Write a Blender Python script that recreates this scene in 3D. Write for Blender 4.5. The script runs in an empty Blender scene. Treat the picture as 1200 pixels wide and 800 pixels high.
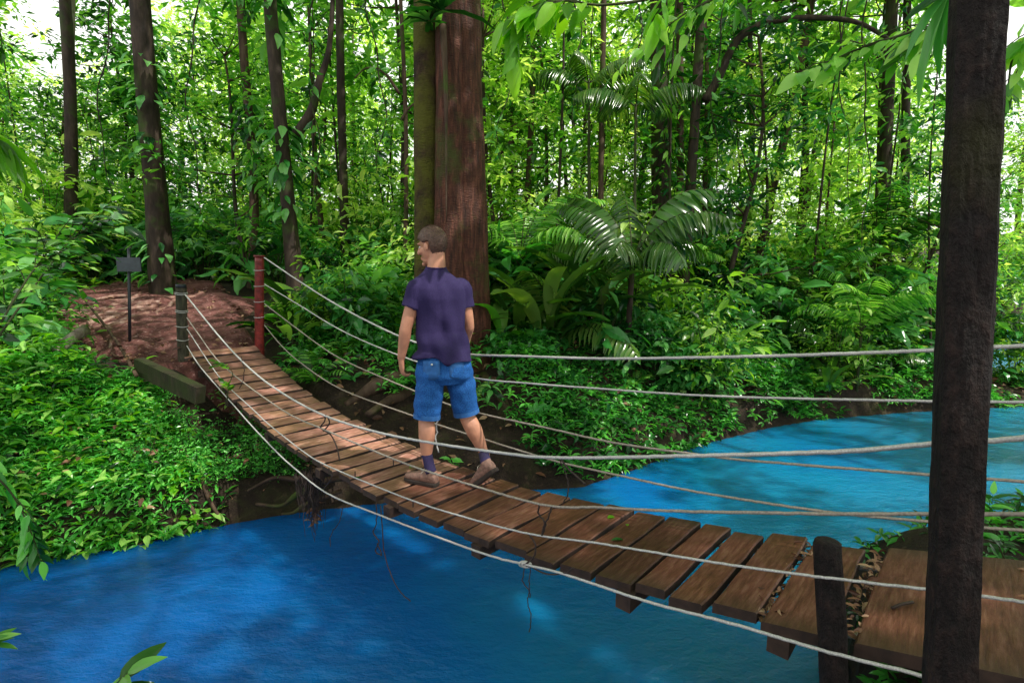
import bpy, math, random
import numpy as np
from mathutils import Vector, Matrix, noise as mnoise
R = math.radians
random.seed(7)
rng = np.random.default_rng(7)
scene = bpy.context.scene
COL = scene.collection

# ------------------------------------------------------------------ camera
CAMZ = 2.3
PITCH = R(7.0)
cam = bpy.data.cameras.new('camera')
cam.sensor_width = 36; cam.lens = 18.0; cam.clip_start = 0.05; cam.clip_end = 900
cam_o = bpy.data.objects.new('camera', cam); COL.objects.link(cam_o)
cam_o.location = (0, 0, CAMZ); cam_o.rotation_euler = (R(90) - PITCH, 0, 0)
scene.camera = cam_o
CP, SP = math.cos(PITCH), math.sin(PITCH)

def ray(px, py):
    x = (px - 600) / 600.0; u = (400 - py) / 600.0
    return np.array([x, CP + u * SP, -SP + u * CP])
def at(px, py, Y):
    d = ray(px, py); d = d * (Y / d[1]); return np.array([d[0], d[1], CAMZ + d[2]])
def onz(px, py, z=0.0):
    d = ray(px, py); d = d * ((z - CAMZ) / d[2]); return np.array([d[0], d[1], z])

# ------------------------------------------------------------------ materials
def newmat(name):
    m = bpy.data.materials.new(name); m.use_nodes = True
    nt = m.node_tree; b = nt.nodes['Principled BSDF']
    return m, nt, b
def N(nt, typ, **kw):
    n = nt.nodes.new(typ)
    for k, v in kw.items(): setattr(n, k, v)
    return n
def ramp(nt, fac, stops):
    r = N(nt, 'ShaderNodeValToRGB'); e = r.color_ramp.elements
    while len(e) < len(stops): e.new(0.5)
    for i, (p, c) in enumerate(stops): e[i].position = p; e[i].color = (*c, 1)
    nt.links.new(fac, r.inputs['Fac']); return r.outputs['Color']
def noise(nt, scale, detail=4, rough=0.55, vec=None, stretch=None):
    n = N(nt, 'ShaderNodeTexNoise'); n.inputs['Scale'].default_value = scale
    n.inputs['Detail'].default_value = detail; n.inputs['Roughness'].default_value = rough
    if vec is None:
        vec = N(nt, 'ShaderNodeTexCoord').outputs['Object']
    if stretch:
        mp = N(nt, 'ShaderNodeMapping'); mp.inputs['Scale'].default_value = stretch
        nt.links.new(vec, mp.inputs['Vector']); vec = mp.outputs['Vector']
    nt.links.new(vec, n.inputs['Vector']); return n.outputs['Fac']
def bump(nt, b, h, strength=0.3, dist=0.02):
    n = N(nt, 'ShaderNodeBump'); n.inputs['Strength'].default_value = strength; n.inputs['Distance'].default_value = dist
    nt.links.new(h, n.inputs['Height']); nt.links.new(n.outputs['Normal'], b.inputs['Normal'])
def mixc(nt, fac, a, b, blend='MIX'):
    m = N(nt, 'ShaderNodeMix', data_type='RGBA', blend_type=blend)
    for s, v in ((m.inputs['Factor'], fac), (m.inputs['A'], a), (m.inputs['B'], b)):
        if isinstance(v, (int, float)): s.default_value = v
        elif isinstance(v, tuple): s.default_value = (*v, 1)
        else: nt.links.new(v, s)
    return m.outputs['Result']

def leafmat(name, c1, c2, c3, rough=0.38, trans=0.45, tint=(1.9, 2.0, 0.5), spec=0.5):
    m, nt, b = newmat(name)
    at_ = N(nt, 'ShaderNodeAttribute', attribute_name='rnd')
    oi = N(nt, 'ShaderNodeObjectInfo')
    ad = N(nt, 'ShaderNodeMath', operation='MULTIPLY_ADD'); nt.links.new(oi.outputs['Random'], ad.inputs[0])
    ad.inputs[1].default_value = 0.4; nt.links.new(at_.outputs['Fac'], ad.inputs[2])
    sb = N(nt, 'ShaderNodeMath', operation='SUBTRACT'); nt.links.new(ad.outputs[0], sb.inputs[0]); sb.inputs[1].default_value = 0.2
    col = ramp(nt, sb.outputs[0], [(0.12, tuple(v * .6 for v in c1)), (0.5, c2), (0.88, c3)])
    nt.links.new(col, b.inputs['Base Color'])
    b.inputs['Roughness'].default_value = rough
    b.inputs['Specular IOR Level'].default_value = spec
    tr = N(nt, 'ShaderNodeBsdfTranslucent')
    tc = mixc(nt, 1.0, col, tint, 'MULTIPLY'); nt.links.new(tc, tr.inputs['Color'])
    mx = N(nt, 'ShaderNodeMixShader'); mx.inputs[0].default_value = trans
    nt.links.new(b.outputs[0], mx.inputs[1]); nt.links.new(tr.outputs[0], mx.inputs[2])
    nt.links.new(mx.outputs[0], nt.nodes['Material Output'].inputs['Surface'])
    return m
M = {}
M['leaf_far'] = leafmat('canopy leaves', (0.04, 0.15, 0.012), (0.24, 0.48, 0.04), (0.70, 0.85, 0.32), 0.32, 0.5, (2.1, 2.1, 0.9))
M['leaf_mid'] = leafmat('understory leaves', (0.018, 0.10, 0.012), (0.08, 0.30, 0.03), (0.34, 0.60, 0.13), 0.27, 0.42, (2.0,2.1,.7))
M['leaf_cool'] = leafmat('dark cool green leaves', (0.012, 0.08, 0.02), (0.045, 0.24, 0.045), (0.22, 0.52, 0.16), 0.24, 0.33)  # darker, cooler green of the climbing and large leaved plants
M['leaf_cover'] = leafmat('bank herb leaves', (0.012, 0.09, 0.014), (0.055, 0.32, 0.04), (0.20, 0.62, 0.11), 0.28, 0.34, (2.0,2.1,.5))
M['leaf_bright'] = leafmat('young bright leaves', (0.06, 0.22, 0.008), (0.13, 0.38, 0.012), (0.24, 0.5, 0.03), 0.35, 0.5)
M['leaf_palm'] = leafmat('palm leaflets', (0.02, 0.08, 0.012), (0.045, 0.14, 0.02), (0.13, 0.22, 0.05), 0.22, 0.35, spec=0.8)
M['leaf_dry'] = leafmat('fallen leaves', (0.10, 0.035, 0.015), (0.22, 0.10, 0.05), (0.38, 0.24, 0.14), 0.6, 0.1, (1, 1, 1))

def barkmat(name, cols, moss=None, mossamt=0.5, rough=0.75, ring=False, stretch=(1, 1, 0.25), bs=0.5, sc=9):
    m, nt, b = newmat(name)
    n1 = noise(nt, sc, 6, 0.65, stretch=stretch)
    col = ramp(nt, n1, [(0.3, cols[0]), (0.5, cols[1]), (0.7, cols[2])])
    if moss:
        n2 = noise(nt, 1.7, 4, 0.6)
        f = ramp(nt, n2, [(0.62 - mossamt * 0.25, (0, 0, 0)), (0.72 - mossamt * 0.2, (1, 1, 1))])
        col = mixc(nt, f, col, moss)
    nt.links.new(col, b.inputs['Base Color']); b.inputs['Roughness'].default_value = rough
    b.inputs['Specular IOR Level'].default_value = 0.3
    h = n1
    if ring:
        n3 = noise(nt, 28, 3, 0.6, stretch=(0.6, 0.6, 3.2))
        ad = N(nt, 'ShaderNodeMath', operation='ADD'); nt.links.new(n1, ad.inputs[0]); nt.links.new(n3, ad.inputs[1]); h = ad.outputs[0]
        col = mixc(nt, 0.55, col, ramp(nt, n3, [(0.35, (0.25, 0.25, 0.25)), (0.65, (1.25, 1.25, 1.25))]), 'MULTIPLY')
    bump(nt, b, h, bs, 0.04)
    return m
M['bark_red'] = barkmat('reddish buttress bark', ((0.022, 0.008, 0.005), (0.075, 0.024, 0.014), (0.19, 0.068, 0.042)), (0.055, 0.06, 0.01), 0.35, 0.6, True, (1.6, 1.6, 0.22), 0.8, 16)
M['bark_moss'] = barkmat('mossy bark', ((0.014, 0.009, 0.005), (0.045, 0.024, 0.013), (0.085, 0.05, 0.028)), (0.10, 0.10, 0.012), 0.75, 0.85, True, (1, 1, 0.6), 0.9, 14)
M['bark_dark'] = barkmat('dark wet bark', ((0.012, 0.008, 0.006), (0.035, 0.023, 0.016), (0.08, 0.055, 0.04)), (0.035, 0.06, 0.008), 0.35)
M['bark_brown'] = barkmat('brown bark', ((0.03, 0.017, 0.01), (0.07, 0.042, 0.026), (0.13, 0.085, 0.055)), (0.05, 0.075, 0.01), 0.3)
M['bark_pale'] = barkmat('pale lichen bark', ((0.08, 0.06, 0.045), (0.22, 0.18, 0.14), (0.42, 0.38, 0.32)), (0.07, 0.10, 0.02), 0.3)
M['stem'] = barkmat('green brown stems', ((0.02, 0.03, 0.008), (0.04, 0.05, 0.015), (0.07, 0.08, 0.03)))
M['root'] = barkmat('exposed roots', ((0.12, 0.05, 0.035), (0.26, 0.14, 0.11), (0.46, 0.32, 0.27)))
M['post_dark'] = barkmat('weathered dark timber post', ((0.003, 0.002, 0.002), (0.012, 0.007, 0.007), (0.035, 0.019, 0.016)), (0.022, 0.02, 0.003), 0.3, 0.75, False, (1, 1, 0.5), 1.0, 34)
M['post_gray'] = barkmat('weathered grey green timber', ((0.02, 0.02, 0.012), (0.05, 0.045, 0.03), (0.10, 0.09, 0.06)), (0.05, 0.07, 0.015), 0.5, sc=30)
M['timber_moss'] = barkmat('mossy old timber', ((0.008, 0.006, 0.004), (0.028, 0.02, 0.012), (0.06, 0.045, 0.03)), (0.022, 0.03, 0.006), 0.75, sc=18)

def plain(name, col, rough=0.6, metal=0.0, var=0.25, sc=30, bs=0.15, spec=0.5):
    m, nt, b = newmat(name)
    n1 = noise(nt, sc, 4)
    c = ramp(nt, n1, [(0.3, tuple(v * (1 - var) for v in col)), (0.7, tuple(min(1, v * (1 + var)) for v in col))])
    nt.links.new(c, b.inputs['Base Color']); b.inputs['Roughness'].default_value = rough
    b.inputs['Metallic'].default_value = metal; b.inputs['Specular IOR Level'].default_value = spec
    bump(nt, b, n1, bs, 0.005)
    return m
M['post_red'] = plain('red brown painted post', (0.17, 0.018, 0.016), 0.45, 0, 0.5, 22)
M['cable'] = plain('galvanised steel cable', (0.46, 0.45, 0.44), 0.5, 0.25, 0.3, 200)
M['cable_old'] = plain('tarnished cable', (0.30, 0.26, 0.22), 0.6, 0.2, 0.35, 120)
M['wire'] = plain('rusty tie wire', (0.035, 0.022, 0.018), 0.7, 0.2, 0.4, 60)
M['sign_dark'] = plain('dark painted sign back', (0.012, 0.017, 0.026), 0.5)
M['skin'] = plain('skin', (0.50, 0.23, 0.145), 0.5, 0, 0.22, 11, 0.15)
M['hair'] = plain('short brown hair', (0.10, 0.052, 0.036), 0.5, 0, 0.7, 140, 0.8)
M['eye'] = plain('eye', (0.6, 0.58, 0.55), 0.2, 0, 0.02)
M['sock'] = plain('navy purple sock', (0.018, 0.012, 0.06), 0.9, 0, 0.3, 120, 0.4)
M['shoe'] = plain('brown walking shoe', (0.20, 0.11, 0.085), 0.7, 0, 0.4, 60, 0.3)
M['sole'] = plain('dark rubber sole', (0.03, 0.02, 0.016), 0.8)
M['button'] = plain('metal button', (0.7, 0.68, 0.62), 0.3, 0.8, 0.05)
M['belt'] = plain('black belt', (0.01, 0.01, 0.012), 0.5)

def clothmat(name, a, b_, foldsc, foldst, weave=240, rough=0.85, bs=0.5):
    m, nt, b = newmat(name)
    n1 = noise(nt, foldsc, 3, 0.5, stretch=foldst)
    n2 = noise(nt, weave, 2, 0.5)
    c = ramp(nt, n2, [(0.35, a), (0.65, b_)])
    nt.links.new(c, b.inputs['Base Color']); b.inputs['Roughness'].default_value = rough
    b.inputs['Specular IOR Level'].default_value = 0.25
    bump(nt, b, n1, bs, 0.03); return m
M['shirt'] = clothmat('dark violet cotton', (0.018, 0.012, 0.056), (0.034, 0.023, 0.092), 7, (1.0, 1.0, 0.35), bs=0.6)
M['denim'] = clothmat('blue denim', (0.006, 0.050, 0.20), (0.020, 0.13, 0.42), 9, (1.1, 1.1, 0.5), 160, bs=0.55)
M['denim_seam'] = plain('denim seam', (0.02, 0.11, 0.33), 0.85)

def plankmat(nm='worn hardwood planks', k=1.0):
    m, nt, b = newmat(nm)
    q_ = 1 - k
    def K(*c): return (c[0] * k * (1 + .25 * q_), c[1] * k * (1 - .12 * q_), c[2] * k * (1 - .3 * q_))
    tc = N(nt, 'ShaderNodeTexCoord').outputs['Object']; oi = N(nt, 'ShaderNodeObjectInfo')
    ad = N(nt, 'ShaderNodeVectorMath', operation='MULTIPLY_ADD')
    nt.links.new(oi.outputs['Random'], ad.inputs[0]); ad.inputs[1].default_value = (37, 53, 71); nt.links.new(tc, ad.inputs[2])
    v = ad.outputs[0]
    g = noise(nt, 9, 8, 0.72, vec=v, stretch=(0.9, 6, 6))
    w = noise(nt, 2.6, 4, 0.6, vec=v)
    at_ = N(nt, 'ShaderNodeAttribute', attribute_name='tone')   # not set: 0
    c1 = ramp(nt, g, [(0.25, K(0.13, 0.045, 0.030)), (0.5, K(0.42, 0.19, 0.145)), (0.75, K(0.78, 0.50, 0.42))])
    c2 = ramp(nt, g, [(0.25, K(0.10, 0.045, 0.028)), (0.5, K(0.30, 0.155, 0.09)), (0.75, K(0.55, 0.34, 0.23))])
    f = ramp(nt, w, [(0.4, (0, 0, 0)), (0.62, (1, 1, 1))])
    c = mixc(nt, f, c1, c2)
    hv = N(nt, 'ShaderNodeHueSaturation'); nt.links.new(c, hv.inputs['Color'])
    mr = N(nt, 'ShaderNodeMapRange'); nt.links.new(oi.outputs['Random'], mr.inputs[0]); mr.inputs[3].default_value = 0.6; mr.inputs[4].default_value = 1.25
    nt.links.new(mr.outputs[0], hv.inputs['Value'])
    # wet dark end stain
    sx = N(nt, 'ShaderNodeSeparateXYZ'); nt.links.new(tc, sx.inputs[0])
    ab = N(nt, 'ShaderNodeMath', operation='ABSOLUTE'); nt.links.new(sx.outputs[0], ab.inputs[0])
    a2 = N(nt, 'ShaderNodeMath', operation='MULTIPLY_ADD'); nt.links.new(w, a2.inputs[0]); a2.inputs[1].default_value = -0.25; nt.links.new(ab.outputs[0], a2.inputs[2])
    e = ramp(nt, a2.outputs[0], [(0.14, (0, 0, 0)), (0.27, (1, 1, 1))])
    c = mixc(nt, 0.55, hv.outputs[0], mixc(nt, e, hv.outputs[0], (0.035, 0.032, 0.018)))
    nt.links.new(c, b.inputs['Base Color'])
    b.inputs['Roughness'].default_value = 0.5; b.inputs['Specular IOR Level'].default_value = 0.25
    bump(nt, b, g, 0.35, 0.01); return m
M['plank'] = plankmat(); M['plank_mid'] = plankmat('worn damp half shaded hardwood planks', 0.5); M['plank_wet_shaded'] = plankmat('dark wet shaded hardwood planks', 0.28)  # sun and shade put into the colour: pale far copy, darker wet near copies
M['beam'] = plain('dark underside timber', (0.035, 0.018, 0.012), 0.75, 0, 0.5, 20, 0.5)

def groundmat(name, c, bs=1.0, leafy=True):
    m, nt, b = newmat(name)
    n1 = noise(nt, 3.0, 8, 0.7); n2 = noise(nt, 26, 6, 0.7)
    col = ramp(nt, n1, [(0.3, c[0]), (0.5, c[1]), (0.7, c[2])])
    f = ramp(nt, n2, [(0.55, (0, 0, 0)), (0.68, (1, 1, 1))])
    col = mixc(nt, f, col, c[3])
    nt.links.new(col, b.inputs['Base Color']); b.inputs['Roughness'].default_value = 0.85
    b.inputs['Specular IOR Level'].default_value = 0.3
    bump(nt, b, n2, bs, 0.05); return m
M['ground'] = groundmat('forest soil', ((0.012, 0.008, 0.005), (0.03, 0.019, 0.012), (0.05, 0.05, 0.015), (0.08, 0.05, 0.03)))
M['path'] = groundmat('trodden red earth', ((0.06, 0.020, 0.016), (0.15, 0.055, 0.046), (0.30, 0.13, 0.115), (0.42, 0.25, 0.22)))
M['rock'] = groundmat('mossy rock', ((0.02, 0.016, 0.012), (0.05, 0.04, 0.03), (0.06, 0.065, 0.02), (0.10, 0.08, 0.06)))

def watermat():
    m, nt, b = newmat('milky turquoise river water')
    n1 = noise(nt, 0.55, 3, 0.5, stretch=(1, 1, 1))
    n4 = noise(nt, 1.1, 6, 0.65, stretch=(1, 1.6, 1))
    sx = N(nt, 'ShaderNodeSeparateXYZ'); nt.links.new(N(nt, 'ShaderNodeTexCoord').outputs['Object'], sx.inputs[0])
    ma = N(nt, 'ShaderNodeMath', operation='MULTIPLY_ADD'); nt.links.new(sx.outputs[0], ma.inputs[0]); ma.inputs[1].default_value = 0.11
    m0 = N(nt, 'ShaderNodeMath', operation='MULTIPLY_ADD'); nt.links.new(sx.outputs[1], m0.inputs[0]); m0.inputs[1].default_value = -0.055; nt.links.new(n1, m0.inputs[2])
    nt.links.new(m0.outputs[0], ma.inputs[2])
    c = ramp(nt, ma.outputs[0], [(0.0, (0.001, 0.085, 0.34)), (0.28, (0.001, 0.13, 0.40)), (0.55, (0.004, 0.19, 0.38)), (0.85, (0.012, 0.20, 0.38))])
    f = ramp(nt, n4, [(0.3, (0.92, 0.92, 0.92)), (0.75, (1.05, 1.05, 1.05))])
    c = mixc(nt, 1.0, c, f, 'MULTIPLY')
    nt.links.new(c, b.inputs['Base Color'])
    b.subsurface_method = 'BURLEY'; b.inputs['Subsurface Weight'].default_value = 1.0; b.inputs['Subsurface Scale'].default_value = 0.35; b.inputs['Subsurface Radius'].default_value = (0.3, 0.7, 1.0)
    b.inputs['Roughness'].default_value = 0.05; b.inputs['IOR'].default_value = 1.45
    w1 = noise(nt, 5.0, 3, 0.55, stretch=(1.2, 1.9, 1)); w2 = noise(nt, 22, 5, 0.7, stretch=(1.0, 1.4, 1))
    m1 = N(nt, 'ShaderNodeMath', operation='MULTIPLY'); nt.links.new(w2, m1.inputs[0]); m1.inputs[1].default_value = 0.42
    a = N(nt, 'ShaderNodeMath', operation='ADD'); nt.links.new(w1, a.inputs[0]); nt.links.new(m1.outputs[0], a.inputs[1])
    bump(nt, b, a.outputs[0], 0.6, 0.06); return m
M['water'] = watermat()

# ------------------------------------------------------------------ mesh helpers
def mk(name, verts, faces, mat, parent=None, smooth=True, rnd=None):
    me = bpy.data.meshes.new(name)
    verts = np.asarray(verts, dtype=np.float32)
    if isinstance(faces, np.ndarray):
        n, k = faces.shape
        me.vertices.add(len(verts)); me.vertices.foreach_set('co', verts.ravel())
        me.loops.add(n * k); me.loops.foreach_set('vertex_index', faces.astype(np.int32).ravel())
        me.polygons.add(n); me.polygons.foreach_set('loop_start', np.arange(0, n * k, k, dtype=np.int32))
        me.update(calc_edges=True); me.validate()
    else:
        me.from_pydata([tuple(v) for v in verts.tolist()], [], [tuple(f) for f in faces]); me.update()
    if rnd is not None:
        a = me.attributes.new('rnd', 'FLOAT', 'POINT'); a.data.foreach_set('value', np.asarray(rnd, dtype=np.float32))
    me.polygons.foreach_set('use_smooth', np.full(len(me.polygons), smooth))
    me.materials.append(mat)
    o = bpy.data.objects.new(name, me); COL.objects.link(o)
    if parent: o.parent = parent
    return o
def tag(o, label=None, cat=None, group=None, kind=None):
    if label: o['label'] = label
    if cat: o['category'] = cat
    if group: o['group'] = group
    if kind: o['kind'] = kind
    return o
def empty(name, loc=(0, 0, 0), label=None, cat=None, group=None, rz=0):
    o = bpy.data.objects.new(name, None); COL.objects.link(o); o.location = tuple(float(v) for v in loc)
    o.rotation_euler = (0, 0, rz); o.empty_display_size = 0.1
    return tag(o, label, cat, group)

class MB:
    def __init__(s): s.v = []; s.f = []; s.n = 0
    def add(s, v, f):
        s.v.append(np.asarray(v, float)); s.f += [tuple(i + s.n for i in q) for q in f]; s.n += len(v)
    def build(s, name, mat, parent=None, smooth=True, rnd=None):
        return mk(name, np.concatenate(s.v), s.f, mat, parent, smooth, rnd)
def nrm(v):
    v = np.asarray(v, float); return v / (np.linalg.norm(v, axis=-1, keepdims=True) + 1e-12)
def smooth_path(P, k=4):
    P = np.asarray(P, float); n = len(P)
    if n < 3: return np.array([P[0] + (P[-1] - P[0]) * t for t in np.linspace(0, 1, k + 1)])
    Q = np.vstack([2 * P[0] - P[1], P, 2 * P[-1] - P[-2]]); out = []
    for i in range(1, n):
        a, b, c, d = Q[i - 1], Q[i], Q[i + 1], Q[i + 2]
        for t in np.arange(k) / k:
            out.append(0.5 * ((2 * b) + (c - a) * t + (2 * a - 5 * b + 4 * c - d) * t * t + (-a + 3 * b - 3 * c + d) * t ** 3))
    out.append(P[-1]); return np.array(out)
def tube(path, rad, seg=8, cap=True, axes=None, rfun=None):
    """tube along path; rad scalar / list / list of (a,b)."""
    P = np.asarray(path, float); n = len(P)
    rad = np.asarray(rad, float)
    if rad.ndim == 0: rad = np.full(n, float(rad))
    if rad.ndim == 1: rad = np.stack([rad, rad], 1)
    if len(rad) != n:
        t = np.linspace(0, 1, len(rad)); tt = np.linspace(0, 1, n)
        rad = np.stack([np.interp(tt, t, rad[:, 0]), np.interp(tt, t, rad[:, 1])], 1)
    T = nrm(np.gradient(P, axis=0))
    if axes is None:
        ref = np.array([0, 0, 1.0]) if abs(T[0][2]) < 0.9 else np.array([1.0, 0, 0])
        X = nrm(np.cross(ref, T[0])); Xs = [X]
        for i in range(1, n):
            X = Xs[-1] - T[i] * np.dot(Xs[-1], T[i]); Xs.append(nrm(X))
        Xs = np.array(Xs); Ys = np.cross(T, Xs)
    else:
        Xs = np.tile(np.asarray(axes[0], float), (n, 1)) if np.ndim(axes[0]) == 1 else np.asarray(axes[0])
        Ys = np.tile(np.asarray(axes[1], float), (n, 1)) if np.ndim(axes[1]) == 1 else np.asarray(axes[1])
    a = np.linspace(0, 2 * np.pi, seg, endpoint=False)
    ca, sa = np.cos(a), np.sin(a)
    m = np.ones((n, seg)) if rfun is None else np.array([[rfun(i / (n - 1), x) for x in a] for i in range(n)])
    V = P[:, None] + Xs[:, None] * (rad[:, :1] * ca * m)[..., None] + Ys[:, None] * (rad[:, 1:] * sa * m)[..., None]
    V = V.reshape(-1, 3); F = []
    for i in range(n - 1):
        for j in range(seg):
            k = (j + 1) % seg; F.append((i * seg + j, i * seg + k, (i + 1) * seg + k, (i + 1) * seg + j))
    if cap:
        F.append(tuple(range(seg))[::-1]); F.append(tuple((n - 1) * seg + j for j in range(seg)))
    return V, F
def box(c, h, axes=None):
    c = np.asarray(c, float); h = np.asarray(h, float)
    A = np.eye(3) if axes is None else np.asarray(axes, float)
    S = np.array([(-1, -1, -1), (1, -1, -1), (1, 1, -1), (-1, 1, -1), (-1, -1, 1), (1, -1, 1), (1, 1, 1), (-1, 1, 1)], float)
    V = c + (S * h) @ A
    return V, [(0, 3, 2, 1), (4, 5, 6, 7), (0, 1, 5, 4), (1, 2, 6, 5), (2, 3, 7, 6), (3, 0, 4, 7)]
def ell(c, r, seg=20, rings=12, A=None):
    V = []; F = []
    for i in range(rings + 1):
        th = math.pi * i / rings
        for j in range(seg):
            ph = 2 * math.pi * j / seg
            V.append((r[0] * math.sin(th) * math.cos(ph), r[1] * math.sin(th) * math.sin(ph), r[2] * math.cos(th)))
    V = np.array(V)
    if A is not None: V = V @ np.asarray(A, float)
    V = V + np.asarray(c, float)
    for i in range(rings):
        for j in range(seg):
            k = (j + 1) % seg; F.append((i * seg + j, (i + 1) * seg + j, (i + 1) * seg + k, i * seg + k))
    return V, F

# leaf templates: (t along, w side, u up)
TPL = {
 'rhomb': (np.array([(0, 0, 0), (.42, .5, .07), (1, 0, -.10), (.42, -.5, .07)], float), np.array([(0, 2, 1), (0, 3, 2)])),
 'oval': (np.array([(0, 0, 0), (.16, .28, .05), (.45, .5, .06), (.78, .30, -.03), (1, 0, -.22), (.78, -.30, -.03), (.45, -.5, .06), (.16, -.28, .05), (.45, 0, .0), (.78, 0, -.08)], float),
          np.array([(0, 8, 1), (1, 8, 2), (2, 8, 9), (2, 9, 3), (3, 9, 4), (0, 7, 8), (7, 6, 8), (6, 9, 8), (6, 5, 9), (5, 4, 9)])),
 'blade': (np.array([(0, .3, .02), (0, -.3, .02), (.35, .5, .0), (.35, 0, -.04), (.35, -.5, .0), (.7, .42, -.12), (.7, 0, -.16), (.7, -.42, -.12), (1, 0, -.36)], float),
          np.array([(1, 3, 0), (0, 3, 2), (1, 4, 3), (2, 3, 6), (2, 6, 5), (3, 4, 7), (3, 7, 6), (5, 6, 8), (6, 7, 8)])),
}
_bv = []; _bf = []
for _i in range(9):
    _t = _i / 8; _w = math.sin(math.pi * min(1, _t ** .8 * .96 + .03)) ** .8 * (1 - .25 * _t)
    for _j in range(5):
        _x = (_j - 2) / 2; _bv.append((_t, _x * .5 * _w, .10 * abs(_x) * _w ** .5 * .5 + .05 * _t - .24 * _t * _t + .006 * math.sin(_i * 2.4) * abs(_x)))
for _i in range(8):
    for _j in range(4): _a = _i * 5 + _j; _bf += [(_a, _a + 5, _a + 6), (_a, _a + 6, _a + 1)]
TPL['broad'] = (np.array(_bv), np.array(_bf))
def leaves(P, D, Nn, L, W, kind='rhomb', rnd=None):
    T, F = TPL[kind]
    P = np.asarray(P, float); n = len(P)
    D = nrm(D); S = nrm(np.cross(D, Nn)); U = np.cross(S, D)
    L = np.broadcast_to(L, (n,)); W = np.broadcast_to(W, (n,))
    V = P[:, None] + D[:, None] * (T[None, :, 0] * L[:, None])[..., None] + S[:, None] * (T[None, :, 1] * W[:, None])[..., None] + U[:, None] * (T[None, :, 2] * L[:, None])[..., None]
    k = len(T)
    FF = (F[None] + (np.arange(n) * k)[:, None, None]).reshape(-1, 3)
    if rnd is None: rnd = rng.random(n)
    return V.reshape(-1, 3), FF, np.repeat(rnd, k)
class LM:
    def __init__(s): s.v = []; s.f = []; s.r = []; s.n = 0
    def add(s, V, F, r):
        s.v.append(V); s.f.append(F + s.n); s.r.append(r); s.n += len(V)
    def leaves(s, *a, **k): s.add(*leaves(*a, **k))
    def build(s, name, mat, parent=None, smooth=False):
        return mk(name, np.concatenate(s.v), np.concatenate(s.f), mat, parent, smooth, np.concatenate(s.r))
def rdir(n, zb=0.0, zs=1.0):
    a = rng.normal(size=(n, 3)); a[:, 2] = a[:, 2] * zs + zb; return nrm(a)
def copy_tree(o, parent=None):
    c = o.copy(); COL.objects.link(c); c.parent = parent
    for ch in [x for x in bpy.data.objects if x.parent == o]: copy_tree(ch, c)
    return c
CH = {}
def copy_thing(o, loc, rz, sc, label=None, group=None, cat=None):
    c = o.copy(); COL.objects.link(c)
    c.location = tuple(float(v) for v in loc); c.rotation_euler = (random.uniform(-.05, .05), random.uniform(-.05, .05), rz)
    c.scale = (sc, sc, sc) if np.ndim(sc) == 0 else sc
    if label: c['label'] = label
    if group: c['group'] = group
    if cat: c['category'] = cat
    for ch in CH[o.name]:
        k = ch.copy(); COL.objects.link(k); k.parent = c
    return c
class Proto:
    """first use moves the original, later uses copy it"""
    def __init__(s, root, kids): s.root = root; CH[root.name] = kids; s.used = False
    def put(s, loc, rz=0, sc=1, label=None, group=None, cat=None):
        if not s.used:
            s.used = True; o = s.root
            o.location = tuple(float(v) for v in loc); o.rotation_euler = (0, 0, rz); o.scale = (sc, sc, sc) if np.ndim(sc) == 0 else sc
            if label: o['label'] = label
            if group: o['group'] = group
            if cat: o['category'] = cat
            return o
        return copy_thing(s.root, loc, rz, sc, label, group, cat)

# ------------------------------------------------------------------ bridge geometry (fitted)
S_ = 0.735
ANG = -0.83105; DX, DY = math.sin(ANG), math.cos(ANG)
dv = np.array([DX, DY, 0]); nv = np.array([math.cos(ANG), -math.sin(ANG), 0])   # along (away) and to the far side
A0 = np.array([1.1294607, 2.381263, 0]) * S_
WID = S_
def deck_z(s):
    q = s / S_
    return CAMZ - S_ * (1.65382 + 0.197779 * q - 0.0293263 * q * q)
def dpt(s, w, dz=0.0):
    p = A0 + dv * s + nv * w; p[2] = deck_z(s) + dz; return p
def onplane(px, py, off):
    """point where a sight line meets the upright plane that runs along the deck at side offset off"""
    d = ray(px, py); t = np.dot(A0 + nv * off, nv) / np.dot(d, nv)
    return np.array([0, 0, CAMZ]) + d * t
def ondeck(px, py, lift=0.0):
    d = ray(px, py); z = 0.9
    for _ in range(30):
        p = np.array([0, 0, CAMZ]) + d * ((z - CAMZ) / d[2]); s = np.dot(p - A0, dv); z = deck_z(s) + lift
    return p
S_FAR = 8.62 * S_

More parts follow.
